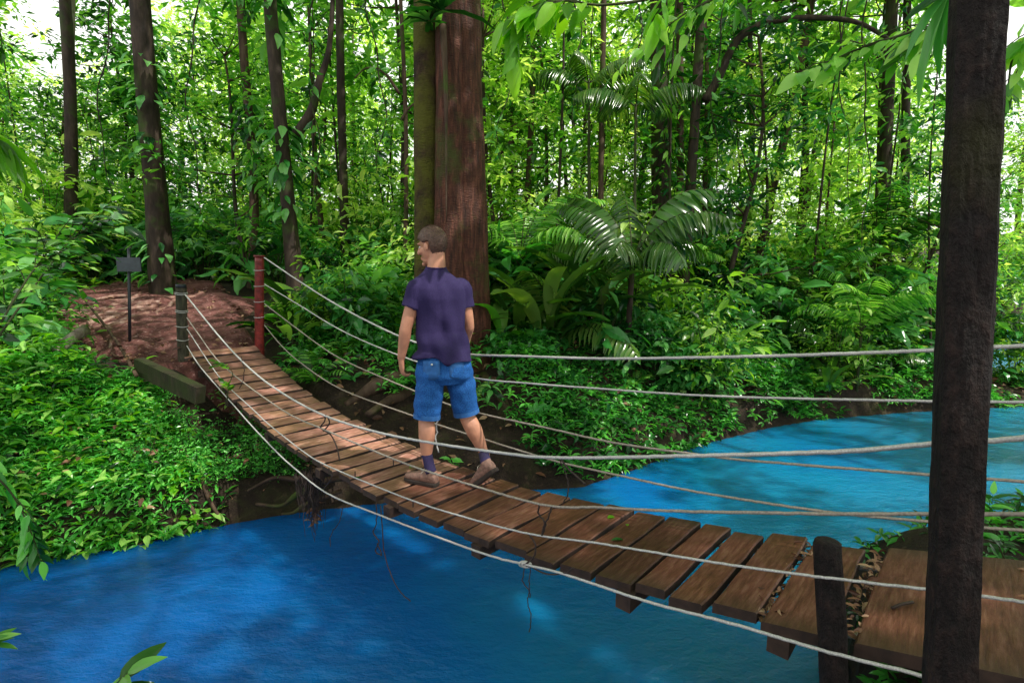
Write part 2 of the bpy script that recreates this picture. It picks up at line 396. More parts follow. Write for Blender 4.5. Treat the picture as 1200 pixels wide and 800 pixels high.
# ------------------------------------------------------------------ terrain
wl = [(-700, 900), (-300, 760), (-80, 690), (0, 664), (70, 652), (150, 640), (260, 615), (345, 600), (420, 592), (520, 580), (600, 573), (680, 571), (750, 547), (820, 521), (900, 501), (960, 491), (1060, 483), (1130, 479), (1200, 476), (1400, 470)]
river = [onz(*p)[:2] for p in wl] + [(40, 16), (40, 10), (14, 7.6), (7.0, 5.2), (4.2, 3.7), (2.9, 3.1), (1.95, 2.9), (1.42, 2.1), (1.22, 1.6), (0.95, 1.25), (0.4, 1.0), (-0.8, 0.9), (-2.5, 1.0), (-6, 0.9), (-12, 0.4)]
pool = [(9.5, 11.5), (13, 10.6), (30, 12.5), (30, 26), (17, 21), (12, 16.0)]
def sdf(P, poly):
    P = np.asarray(P, float); poly = np.asarray(poly, float); n = len(poly)
    d = np.full(len(P), 1e9); ins = np.zeros(len(P), bool)
    for i in range(n):
        a = poly[i]; b = poly[(i + 1) % n]; e = b - a; w = P - a
        t = np.clip((w @ e) / (e @ e), 0, 1)
        d = np.minimum(d, np.hypot(*(w - t[:, None] * e).T))
        c = ((a[1] <= P[:, 1]) != (b[1] <= P[:, 1]))
        with np.errstate(divide='ignore', invalid='ignore'):
            xx = a[0] + (P[:, 1] - a[1]) / (b[1] - a[1] + 1e-12) * e[0]
        ins ^= c & (P[:, 0] < xx)
    return np.where(ins, -d, d)
_oct = [(rng.uniform(-1, 1, 2) * f, rng.uniform(0, 6.28), 1 / f ** 0.9) for f in (0.5, 0.8, 1.3, 2.0, 3.1, 4.7, 6.5) for _ in range(3)]
def fbm(P):
    P = np.asarray(P, float); h = np.zeros(len(P))
    for k, ph, a in _oct: h += a * np.sin(P @ k * 1.7 + ph)
    return h / 4.0
def sst(a, b, x):
    t = np.clip((x - a) / (b - a), 0, 1); return t * t * (3 - 2 * t)
path_poly = [at(*p)[:2] for p in [(214, 425, 5.8), (300, 412, 6.0), (308, 380, 7.2), (262, 345, 9.6), (205, 338, 12), (150, 344, 10.4), (70, 352, 8.6), (40, 380, 7.0), (70, 420, 6.2), (160, 430, 5.7)]]
def height(P):
    P = np.asarray(P, float); x, y = P[:, 0], P[:, 1]
    d = np.minimum(sdf(P, river), sdf(P, pool)); n = fbm(P)
    near = (y < 0.62 * x + 1.6) & (y < 6) & (x > 0) | (y < 1.3)
    dd = np.clip(d, 0, None)
    far = 0.42 * sst(0, 0.25, dd) + 0.80 * sst(0.1, 1.7, dd) + 0.7 * sst(1.5, 6, dd) + 0.12 * np.clip(dd - 8, 0, 60)
    far = far + 0.13 * n * sst(0.1, 1.5, dd) + 0.05 * dd.clip(0, 8) * n * 0.3
    nr = 0.75 * sst(0, 0.10, dd) + 0.22 * sst(0.05, 0.4, dd) + 0.05 * n + 0.05 * np.clip(dd, 0, 3)
    h = np.where(near, nr, far)
    # left landing and path
    lx = sst(-2.9, -3.9, x) * sst(4.9, 6.0, y)
    pz = 1.36 + 0.21 * np.clip(y - 6.0, 0, 4.0) + 0.03 * n + 0.015 * np.clip(y - 10, 0, 60)
    h = h * (1 - lx) + pz * lx
    # low spit at the right
    rr = sst(7.5, 10, x) * sst(30, 20, y)
    h = h * (1 - 0.8 * rr) + 0
    # under the deck keep the ground below the planks
    s = (x - A0[0]) * DX + (y - A0[1]) * DY; w = (x - A0[0]) * nv[0] + (y - A0[1]) * nv[1]
    un = sst(-0.55, -0.10, w) * sst(WID + 0.35, WID + 0.05, w) * ((s > -1.6) & (s < S_FAR + 0.05))
    h = np.where(un > 0, h * (1 - un) + np.minimum(h, deck_z(np.clip(s, -0.9, 99)) - 0.09 - 0.60 * sst(S_FAR - .1, S_FAR - .8, s) * sst(0.2, 1.0, s)) * un, h)
    return np.where(d < 0, -0.6 * sst(0, 0.6, -d), h)
def hz(x, y): return float(height(np.array([[x, y]]))[0])
def axis_(lo, hi, d0, grow, c):
    out = [c]; d = d0; v = c
    while v < hi: v += d; out.append(v); d = d * (grow if abs(v - c) > 7 else 1.0)
    d = d0; v = c; lo_ = []
    while v > lo: v -= d; lo_.append(v); d = d * (grow if abs(v - c) > 7 else 1.0)
    return np.array(lo_[::-1] + out)
gx = axis_(-260, 260, 0.09, 1.09, 0.0); gy = axis_(-30, 420, 0.09, 1.09, 6.0)
GX, GY = np.meshgrid(gx, gy); GP = np.stack([GX.ravel(), GY.ravel()], 1)
GZ = height(GP)
nx, ny = len(gx), len(gy)
ii = (np.arange(ny - 1)[:, None] * nx + np.arange(nx - 1)[None]).ravel()
GF = np.stack([ii, ii + 1, ii + nx + 1, ii + nx], 1)
g = mk('ground', np.column_stack([GP, GZ]), GF, M['ground']); tag(g, kind='structure')
wx = np.linspace(-60, 60, 9); wy = np.linspace(-12, 60, 9)
WX, WY = np.meshgrid(wx, wy); ii = (np.arange(8)[:, None] * 9 + np.arange(8)[None]).ravel()
w_ = mk('river_water', np.column_stack([WX.ravel(), WY.ravel(), np.zeros(81)]), np.stack([ii, ii + 1, ii + 10, ii + 9], 1), M['water']); tag(w_, kind='structure')
# trodden dirt path, a sheet that dips into the soil at its rim
pp = np.array(path_poly); x0, y0 = pp.min(0) - .3; x1, y1 = pp.max(0) + .3
px_ = np.arange(x0, x1, 0.045); py_ = np.arange(y0, y1, 0.045); PX, PY = np.meshgrid(px_, py_)
PP = np.stack([PX.ravel(), PY.ravel()], 1); sd = sdf(PP, pp) + 0.18 * fbm(PP * 2.2)
hh = height(PP)
ridg = np.abs(fbm(PP * 3.1)) ** 0.7 * 0.05 + 0.03 * np.abs(fbm(PP * 7 + 3))
PZ = hh + np.where(sd < 0, 0.02 + ridg * sst(0, -.2, sd), -0.25 * sst(0, 0.2, sd))
nx2, ny2 = len(px_), len(py_); ii = (np.arange(ny2 - 1)[:, None] * nx2 + np.arange(nx2 - 1)[None]).ravel()
F_ = np.stack([ii, ii + 1, ii + nx2 + 1, ii + nx2], 1); keep = (sd[F_] < 0.15).any(1)
p_ = mk('dirt_path', np.column_stack([PP, PZ]), F_[keep], M['path']); tag(p_, kind='structure')

# ------------------------------------------------------------------ bridge
bridge = empty('suspension_bridge', dpt(0, 0), 'narrow sagging plank suspension bridge with steel cable rails over the blue river', 'footbridge')
BO = np.array(bridge.location)
def plank(s0, s1, w0, w1, th=0.042, dz=0.0, tilt=0.0):
    c0 = (s0 + s1) / 2; z0 = deck_z(c0) + dz
    sl = (deck_z(s1) - deck_z(s0)) / (s1 - s0)
    L = w1 - w0; n = 7
    V = []; hw = (s1 - s0) / 2
    bev = 0.006
    prof = [(-hw, -bev), (-hw + bev, 0), (hw - bev, 0), (hw, -bev), (hw, -th), (-hw, -th)]
    jag = [random.uniform(-.004, .004) for _ in range(2 * n)]
    for i in range(n):
        x = -L / 2 + L * i / (n - 1); j1, j2 = jag[i], jag[n + i]; cup = 0.003 * math.sin(i * 1.3 + s0 * 9)
        for (a, b) in prof:
            a2 = a + (j1 if a < 0 else j2)
            V.append((x, a2, b + cup + tilt * x + sl * a))
    F = []
    for i in range(n - 1):
        for j in range(6):
            k = (j + 1) % 6; F.append((i * 6 + j, i * 6 + k, (i + 1) * 6 + k, (i + 1) * 6 + j))
    F.append((0, 1, 2, 3, 4, 5)[::-1]); F.append(tuple((n - 1) * 6 + j for j in range(6)))
    F = [f[::-1] for f in F]
    o = mk('plank', V, F, M['plank' if s0 > 3.1 * S_ else ('plank_mid' if s0 > 1.6 * S_ else 'plank_wet_shaded')], bridge, smooth=False)
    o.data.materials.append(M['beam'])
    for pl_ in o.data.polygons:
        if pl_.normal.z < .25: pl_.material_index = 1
    m = Matrix(((nv[0], dv[0], 0, 0), (nv[1], dv[1], 0, 0), (0, 0, 1, 0), (0, 0, 0, 1)))
    c = dpt(c0, (w0 + w1) / 2); c[2] = z0
    o.matrix_local = Matrix.Translation(Vector(c - BO)) @ m
    return o
# seams measured near to far (fit units): plank edges
sq = [-0.42, -0.12, 0.13, 0.35, 0.57, 0.84, 1.11, 1.38, 1.72, 2.02, 2.30, 2.60]
while sq[-1] < 8.45: sq.append(sq[-1] + random.uniform(0.262, 0.292))
rp = random.Random(4)
for a, b in zip(sq[:-1], sq[1:]):
    gap = rp.uniform(0.020, 0.032) if a < 2.2 else rp.uniform(0.036, 0.052)
    w0 = rp.uniform(-0.03, 0.02) ; w1 = WID + rp.uniform(-0.03, 0.03)
    if a > 8.1: w0 -= 0.05
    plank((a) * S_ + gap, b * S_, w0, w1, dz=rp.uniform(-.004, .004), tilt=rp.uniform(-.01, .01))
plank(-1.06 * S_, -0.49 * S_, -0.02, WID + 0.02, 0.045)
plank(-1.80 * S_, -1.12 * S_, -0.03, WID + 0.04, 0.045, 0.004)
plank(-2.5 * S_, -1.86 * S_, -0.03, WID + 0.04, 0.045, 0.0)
# underside: stringer cables and cross bearers
for q in (-0.2, 0.62, 1.86, 3.02, 4.3, 5.6, 6.9, 8.0):
    s = q * S_
    c = dpt(s, WID / 2, -0.075); mb = MB(); mb.add(*box(c - BO, (WID / 2 + 0.03, 0.035, 0.035), (nv, dv, (0, 0, 1)))); mb.build('cross_bearer', M['beam'], bridge, False)
for w in (0.10, WID - 0.10):
    P = [dpt(s, w, -0.050) - BO for s in np.linspace(-1.2, S_FAR + 0.1, 26)]
    mb = MB(); mb.add(*tube(P, 0.012, 6)); mb.build('bearing_cable', M['cable_old'], bridge)
LO, RO = -0.10, WID + 0.05
def cable(name, pts, off, r, mat, ext0=None, ext1=None):
    P = [onplane(x, y, off) for x, y in pts]
    if ext0 is not None: P = [np.asarray(ext0)] + P
    if ext1 is not None: P = P + [np.asarray(ext1)]
    P = smooth_path(P, 5)
    ln = np.concatenate([[0], np.cumsum(np.linalg.norm(np.diff(P, axis=0), axis=1))]); k_ = int(ln[-1] / .016); tt_ = np.linspace(0, ln[-1], k_)
    P = np.stack([np.interp(tt_, ln, P[:, c_]) for c_ in range(3)], 1) + rng.normal(size=(k_, 3)) * .0005
    V, F = tube(P - BO, r, 12, rfun=lambda t, a: 1 + .13 * abs(math.cos(1.5 * a + t * ln[-1] * 40)) - .06); mb = MB(); mb.add(V, F); return mb.build(name, M[mat], bridge)
pl = onplane(213, 345, -0.06); pr = onplane(305, 310, WID + 0.06)
cable('handrail_cable', [(217, 345), (262, 400), (300, 438), (340, 466), (381, 487), (430, 503), (490, 516), (584, 530), (653, 536), (800, 534), (982, 529), (1090, 520), (1165, 516), (1200, 513), (1260, 508)], LO, 0.0072, 'cable')
cable('side_cable', [(219, 372), (233, 392), (261, 428), (329, 479), (382, 504), (460, 537), (517, 557), (631, 590), (700, 594), (777, 598), (860, 600), (1000, 602), (1090, 602), (1200, 602), (1250, 602)], LO, 0.0055, 'cable_old')
cable('side_cable', [(219, 385), (252, 435), (273, 458), (298, 481), (315, 497), (357, 530), (387, 547), (480, 585), (550, 607), (620, 625), (700, 636), (797, 652), (860, 662), (956, 675), (1086, 690), (1149, 698), (1200, 705), (1250, 712)], LO, 0.0045, 'cable')
cable('side_cable', [(219, 405), (235, 430), (275, 476), (298, 502), (324, 529), (340, 544), (382, 577), (447, 604), (510, 628), (575, 651), (615, 661), (660, 672), (757, 704), (860, 731), (962, 761), (1080, 791), (1160, 812)], LO, 0.0055, 'cable')
cable('handrail_cable', [(310, 302), (350, 329), (400, 360), (466, 393), (510, 407), (548, 415), (603, 417), (704, 420), (800, 419), (900, 417), (969, 415), (1097, 410), (1161, 407), (1200, 405), (1260, 401)], RO, 0.008, 'cable')
cable('side_cable', [(310, 333), (350, 357), (400, 387), (467, 416), (548, 441), (620, 449), (700, 455), (800, 462), (901, 466), (1097, 470), (1200, 471), (1260, 472)], RO, 0.006, 'cable')
cable('side_cable', [(310, 356), (371, 402), (407, 424), (481, 456), (518, 471), (562, 484), (640, 501), (717, 518), (800, 530), (864, 538), (960, 546), (1090, 556), (1200, 564), (1260, 569)], RO, 0.0062, 'cable_old')
cable('side_cable', [(310, 381), (330, 405), (355, 427), (400, 456), (484, 487), (515, 498), (572, 516), (620, 531), (663, 543), (740, 560), (800, 573), (890, 588), (982, 601), (1090, 611), (1153, 618), (1200, 621), (1260, 626)], RO, 0.0062, 'cable_old')
# tie wires between the cables and dangling ends
def wire(name, pts, off, r=0.003, twist=0.0, mat='wire'):
    P = smooth_path([onplane(x, y, off) for x, y in pts], 6)
    if twist:
        for i in range(1, len(P) - 1): P[i] += rng.normal(size=3) * twist
    V, F = tube(P - BO, r, 5); mb = MB(); mb.add(V, F)
    return mb.build(name, M[mat], bridge)
wire('tie_wire', [(382, 486), (380, 494), (376, 501), (388, 510), (395, 525), (398, 540)], LO, 0.005)
wire('tie_wire', [(384, 488), (386, 496), (379, 505)], LO, 0.005)
wire('tie_wire', [(283, 418), (286, 432), (285, 445), (281, 455)], LO, 0.004, 0.003)
wire('tie_wire', [(385, 548), (388, 560), (380, 572), (382, 578)], LO, 0.004, 0.002)
wire('tie_wire', [(633, 590), (631, 602), (638, 612), (635, 628), (640, 612), (645, 600), (647, 592)], LO, 0.0042, 0.002)
wire('tie_wire', [(620, 625), (627, 637), (626, 652), (616, 661), (624, 664)], LO, 0.0042, 0.001)
wire('hanging_wire', [(614, 663), (613, 682), (620, 692), (618, 705), (622, 722), (620, 740)], LO, 0.0028, 0.002)
wire('hanging_wire', [(622, 664), (620, 680), (621, 700)], LO, 0.0025, 0.002)
wire('tie_wire', [(618, 661), (640, 672), (662, 671), (672, 665)], LO, 0.004)
wire('hanging_wire', [(441, 588), (441, 612), (438, 624), (444, 634), (440, 645), (447, 650), (442, 636)], LO, 0.0038, 0.002)
wire('hanging_wire', [(446, 592), (448, 620), (450, 645), (457, 670), (468, 692), (481, 704)], LO, 0.0036, 0.001)
wire('hanging_wire', [(402, 590), (398, 610), (388, 625), (387, 640)], LO, 0.003, 0.002)
wire('tie_wire', [(655, 536), (662, 552), (666, 566), (665, 580), (660, 590)], LO, 0.003, 0.002)
wire('tie_wire', [(656, 535), (665, 548), (676, 558), (686, 567)], LO, 0.0045)
wire('tie_wire', [(512, 474), (513, 490), (511, 510), (514, 530)], RO, 0.006, 0.004, 'cable')
for px_w in (453, 476, 461, 484):
    pass
for (x, y) in ((461, 541), (484, 590), (416, 555)):
    wire('staple', [(x, y - 3), (x, y + 4)], LO + 0.03, 0.004)
mb = MB()
for (x, y) in ((614, 661), (617, 662)):
    c = onplane(x, y, LO) - BO
    mb.add(*tube([c + np.array([0.022 * math.cos(a), 0.004, 0.012 * math.sin(a)]) for a in np.linspace(0, 6.28, 14)], 0.006, 6))
mb.build('cable_clamp', M['cable'], bridge)

# ------------------------------------------------------------------ posts
def post(name, base, top, r, mat, label, sq=False, seg=20, cap=None, lump=0.05, ph=0.3):
    base = np.asarray(base, float); top = np.asarray(top, float)
    o = empty(name, base, label, 'post')
    P = np.array([base + (top - base) * t for t in np.linspace(0, 1, 90 if sq else 24)]) - base
    def rf(t, a):
        v = 1 + lump * math.sin(3 * a + 7 * t + ph) * 0.6 + (lump * .9 * mnoise.noise(Vector((math.cos(a) * 5, math.sin(a) * 5, t * 50))) if sq else 0) + lump * mnoise.noise(Vector((math.cos(a) * 2, math.sin(a) * 2, t * 14 + ph * 9)))
        if sq:
            c = max(abs(math.cos(a + ph)), abs(math.sin(a + ph))); v *= 0.60 / c ** 0.8 + 0.28
        return v
    V, F = tube(P, [r * 1.05, r, r * 0.98], seg, True, rfun=rf)
    m = MB(); m.add(V, F)
    return o, m.build('shaft', M[mat], o, smooth=not sq)
# near big post
bt = at(1147, -60, 1.19); bb = at(1113, 805, 1.12); dd_ = bt - bb; bb = bb - dd_ * 0.5
post('timber_post', bb, bt + dd_ * 0.25, 0.053, 'post_dark', 'tall thick dark squared timber post in the right foreground rising out of the picture', True, 44, lump=0.07, ph=0.5)
# near short post
t_ = at(970, 636, 1.55); b_ = at(977, 800, 1.50); e_ = t_ - b_
o, sh = post('timber_post', b_ - e_ * 1.2, t_, 0.041, 'post_dark', 'short round dark timber post with rounded split top beside the near planks', False, 20, lump=0.07)
m = MB(); m.add(*ell(t_ - np.array(o.location), (0.039, 0.039, 0.014), 16, 8)); m.build('post_top', M['post_dark'], o)
# far left post
t_ = onplane(212, 336, -0.07); b_ = onplane(215, 424, -0.07)
o, _s = post('timber_post', b_ - (t_ - b_) * 0.2, t_, 0.056, 'post_gray', 'grey green weathered timber post at the far left end of the bridge', False, 16, lump=0.05)
m = MB(); m.add(*tube([t_ - np.array(o.location) + (0, 0, -0.01), t_ - np.array(o.location) + (0, 0, 0.03)], [0.058, 0.05], 14)); m.build('post_top', M['sign_dark'], o)
for dz_ in (0.08, 0.10, 0.31, 0.33, 0.52, 0.7):
    c = t_ + (b_ - t_) * dz_ / 1.0 - np.array(o.location); m = MB()
    m.add(*tube([c + np.array([0.062 * math.cos(a), 0.062 * math.sin(a), 0.006 * math.sin(2 * a)]) for a in np.linspace(0, 6.283, 18)], 0.005, 5)); m.build('wire_wrap', M['cable'], o)
# red post
t_ = onplane(304, 300, WID + 0.08); b_ = onplane(304, 413, WID + 0.08)
o, _s = post('painted_post', b_ - (t_ - b_) * 0.2, t_, 0.055, 'post_red', 'red brown painted round post with wire loops at the far right end of the bridge', False, 18, lump=0.02)
m = MB(); m.add(*tube([t_ - np.array(o.location) + (0, 0, -0.012), t_ - np.array(o.location) + (0, 0, 0.008)], [0.068, 0.066], 18)); m.build('post_cap', M['post_red'], o)
for dz_ in (0.14, 0.30, 0.46, 0.62):
    c = t_ + (b_ - t_) * dz_ - np.array(o.location); m = MB()
    m.add(*tube([c + np.array([0.062 * math.cos(a), 0.062 * math.sin(a), 0.008 * math.sin(a)]) for a in np.linspace(0, 6.283, 18)], 0.005, 5)); m.build('wire_loop', M['cable'], o)

# sign on a pole by the path
pb = at(151, 398, 6.3); pt = at(151, 291, 6.3)
sg = empty('path_sign', pb - np.array([0, 0, .15]), 'small dark sign board on a thin pole beside the dirt path', 'sign')
so = np.array(sg.location)
m = MB(); m.add(*tube([np.zeros(3), pt - so], 0.017, 8)); m.build('pole', M['sign_dark'], sg)
m = MB(); c = at(152, 310, 6.27) - so
V, F = box(c, (0.135, 0.012, 0.075)); m.add(V, F); m.build('board', M['sign_dark'], sg, False)
m = MB(); m.add(*box(c + np.array([0, -0.016, 0]), (0.145, 0.004, 0.085))); m.build('frame', plain('grey sign face', (0.035, 0.045, 0.06), 0.5), sg, False)

# mossy timber beam beside landing, log, near roots
a_ = at(163, 420, 5.35); b2 = at(236, 454, 4.95)
bm = empty('retaining_beam', a_, 'mossy squared timber beam edging the left end of the bridge', 'beam')
m = MB(); ax_ = nrm(b2 - a_); up_ = nrm(np.array([0, 0, 1]) - ax_ * ax_[2]); sd_ = np.cross(ax_, up_)
m.add(*box((b2 - a_) / 2 - up_ * 0.08, (np.linalg.norm(b2 - a_) / 2, 0.05, 0.085), (ax_, sd_, up_))); bo = m.build('timber', M['timber_moss'], bm, False)
lg0 = at(66, 412, 5.3); lg1 = at(101, 386, 5.7)
lo = empty('fallen_log', lg0, 'short pale sunlit log lying at the edge of the dirt path', 'log')
m = MB(); P = smooth_path([np.zeros(3), (lg1 - lg0) * 0.5 + (0, 0, 0.02), lg1 - lg0], 6)
m.add(*tube(P, [0.045, 0.06, 0.055], 14, rfun=lambda t, a: 1 + 0.12 * math.sin(2 * a + 5 * t) + .05 * math.sin(7 * a))); m.build('log_body', M['bark_pale'], lo)

# ------------------------------------------------------------------ trees
def wob(base, top, n=14, amp=0.05, seed=0):
    P = np.array([np.asarray(base) + (np.asarray(top) - np.asarray(base)) * t for t in np.linspace(0, 1, n)])
    r_ = random.Random(seed)
    a1, a2, p1, p2 = r_.uniform(.6, 1.4), r_.uniform(.6, 1.4), r_.uniform(0, 6), r_.uniform(0, 6)
    for i in range(1, n):
        t = i / (n - 1); P[i, 0] += amp * (math.sin(5 * a1 * t + p1) - math.sin(p1)); P[i, 1] += amp * (math.sin(5 * a2 * t + p2) - math.sin(p2))
    return P
SUN_EL, SUN_AZ = R(56), R(118)     # azimuth clockwise from +Y (view direction)
sun_vec = np.array([math.sin(SUN_AZ) * math.cos(SUN_EL), math.cos(SUN_AZ) * math.cos(SUN_EL), math.sin(SUN_EL)])
# openings cut in the crowns so the sun reaches these places
LIT = [(ondeck(440, 505), .42), (ondeck(500, 535), .3), (ondeck(550, 552), .25), (ondeck(255, 430), .45), (ondeck(330, 460), .25), (at(512, 345, 3.6), .30), (at(560, 515, 3.6), .2), (onz(930, 535), 1.1), (onz(750, 575), .6), (onz(1020, 565), .6), (onz(1180, 560), .5), (onz(1000, 500), .6),
       (at(1010, 450, 9.5), 1.0), (at(900, 440, 9.0), .6), (at(120, 350, 9), .7), (at(220, 345, 10), .7), (at(80, 395, 5.5), .4), (at(200, 470, 5.3), .5), (at(240, 560, 4.7), .45), (at(100, 560, 4.7), .4), (at(40, 300, 5), .8),
       (at(770, 200, 7.7), .8), (at(780, 290, 7.7), .5), (at(640, 250, 7.6), .4), (onz(170, 740), .3), (onz(330, 700), .22), (at(545, 230, 6.5), .3), (at(400, 240, 8), .8), (at(1060, 260, 10), 1.2), (at(680, 490, 7), .4), (at(840, 490, 8.5), .4), (onz(640, 720), .2)]
LITP = np.array([p for p, r in LIT]); LITR = np.array([r for p, r in LIT])
def crown_leaves(lm, c, r, nclu, per, L, aspect=0.42, flat=0.35, kind='rhomb', shell=0.35, tight=0.16, world=None):
    """leaf sprays at the ends of twigs spread through an uneven ellipsoid volume"""
    c = np.asarray(c, float); r = np.asarray(r, float)
    d = rdir(nclu); rad = (shell + (1 - shell) * rng.random(nclu) ** 0.6) * np.where(rng.random(nclu) < .16, rng.uniform(1.1, 1.45, nclu), 1)
    low = 1 + 0.3 * np.sin(d[:, 0] * 3.1 + c[0]) * np.cos(d[:, 1] * 2.7 + c[1])
    C = c + d * rad[:, None] * r * low[:, None]
    tone = rng.random(nclu)
    sp = max(r) * tight
    off = rng.normal(size=(nclu, per, 3)) * np.array([sp, sp, sp * flat])
    P = (C[:, None] + off).reshape(-1, 3)
    D = nrm(off * np.array([1, 1, 0.5]) + rng.normal(size=off.shape) * sp * 0.5 + np.array([0, 0, -0.25 * sp])).reshape(-1, 3)
    Nn = nrm(rng.normal(size=P.shape) * 0.45 + np.array([0, 0, 1.0]))
    Ls = L * np.clip(rng.lognormal(-.05, .38, len(P)), .4, 2.2)
    rn = np.clip(0.65 * np.repeat(tone, per) + 0.35 * rng.random(len(P)), 0, 1)
    if world is not None:
        Wp = P + np.asarray(world); ok = np.ones(len(P), bool)
        for p, rr in zip(LITP, LITR):
            q = Wp - p; t = q @ sun_vec; dist = np.linalg.norm(q - t[:, None] * sun_vec, axis=1)
            ok &= ~((dist < rr * (0.7 + 0.6 * rng.random(len(P)))) & (t > 2.5))
        P, D, Nn, Ls, rn = P[ok], D[ok], Nn[ok], Ls[ok], rn[ok]
    lm.leaves(P, D, Nn, Ls, Ls * aspect, kind=kind, rnd=rn)
    return C
def twigs(mb, root_pts, C, r0=0.02, seg=4, k=None):
    idx = range(len(C)) if k is None else random.sample(range(len(C)), min(k, len(C)))
    for i in idx:
        b = root_pts[np.argmin(np.linalg.norm(root_pts - C[i] + np.array([0, 0, 0.4]), axis=1))]
        mid = (b + C[i]) / 2 + np.array([0, 0, -0.06 * np.linalg.norm(C[i] - b)])
        mb.add(*tube(smooth_path([b, mid, C[i]], 3), [r0, r0 * 0.6, r0 * 0.25], seg, False))
def trunk_tree(name, label, xb, yb, xt, yt, Y, wpx, mat='bark_dark', Yt=None, topz=None, amp=0.04, crown=None, seed=0, group=None, ivy=0, ivl=0.16, limbs=(), cat='tree', leafm='leaf_far'):
    """tree whose trunk passes two sighted points; grown on up to topz"""
    b = at(xb, yb, Y); t = at(xt, yt, Yt or Y); d = (t - b)
    gz = hz(b[0], b[1]); base = b + d * ((gz - 0.15 - b[2]) / d[2]) if abs(d[2]) > 1e-3 else b
    tz = topz or (t[2] + 3)
    top = b + d * ((tz - b[2]) / d[2])
    r = wpx / 600.0 * Y / 2
    o = empty(name, base, label, cat, group)
    P = wob(base, top, 18, amp, seed) - base
    m = MB(); V, F = tube(smooth_path(P, 3), [r * 1.5, r * 1.08, r, r * .95, r * .85, r * 0.6], 12, rfun=lambda tt, a: 1 + 0.07 * math.sin(3 * a + 9 * tt) + 0.08 * mnoise.noise(Vector((math.cos(a), math.sin(a), tt * 25))))
    m.add(V, F); m.build('trunk', M[mat], o)
    for lp in limbs:
        Q = smooth_path([at(*q) - base for q in lp[0]], 5); mm = MB()
        mm.add(*tube(Q, [lp[1], lp[1] * .7, lp[1] * 0.35], 8, rfun=lambda tt, a: 1 + 0.15 * mnoise.noise(Vector((math.cos(a), math.sin(a), tt * 30))))); mm.build('branch', M[mat], o)
    if crown:
        cz, cr, ncl, per, L = crown
        c = np.array([P[-1][0], P[-1][1], cz - base[2]])
        lm = LM(); C = crown_leaves(lm, c, cr, ncl, per, L, world=base); lm.build('crown', M[leafm], o)
        mb = MB(); twigs(mb, P[-7:], C, 0.05, 4, 40); mb.build('crown_limbs', M[mat], o)
    if ivy:
        lm = LM(); n = ivy; tt = rng.random(n) ** 0.8
        idx = tt * (len(P) - 1); i0 = np.clip(idx.astype(int), 0, len(P) - 2); fr = (idx - i0)[:, None]
        C = P[i0] * (1 - fr) + P[i0 + 1] * fr
        # clustered along the trunk
        k = np.sin(C[:, 2] * 2.1 + seed) > -0.25
        C = C[k]; a = rng.uniform(0, 6.28, len(C)); rr = r * 1.0 + np.abs(rng.normal(size=len(C))) * 0.10
        off = np.stack([np.cos(a) * rr, np.sin(a) * rr, np.zeros(len(C))], 1)
        D = nrm(off * 1.2 + rng.normal(size=C.shape) * 0.05 + np.array([0, 0, -0.16])); Nn = nrm(off + np.array([0, 0, 0.15]))
        L = ivl * rng.uniform(.6, 1.3, len(C))
        lm.leaves(C + off, D, Nn, L, L * 0.42, kind='oval'); lm.build('climbing_leaves', M['leaf_cool'], o)
    return o

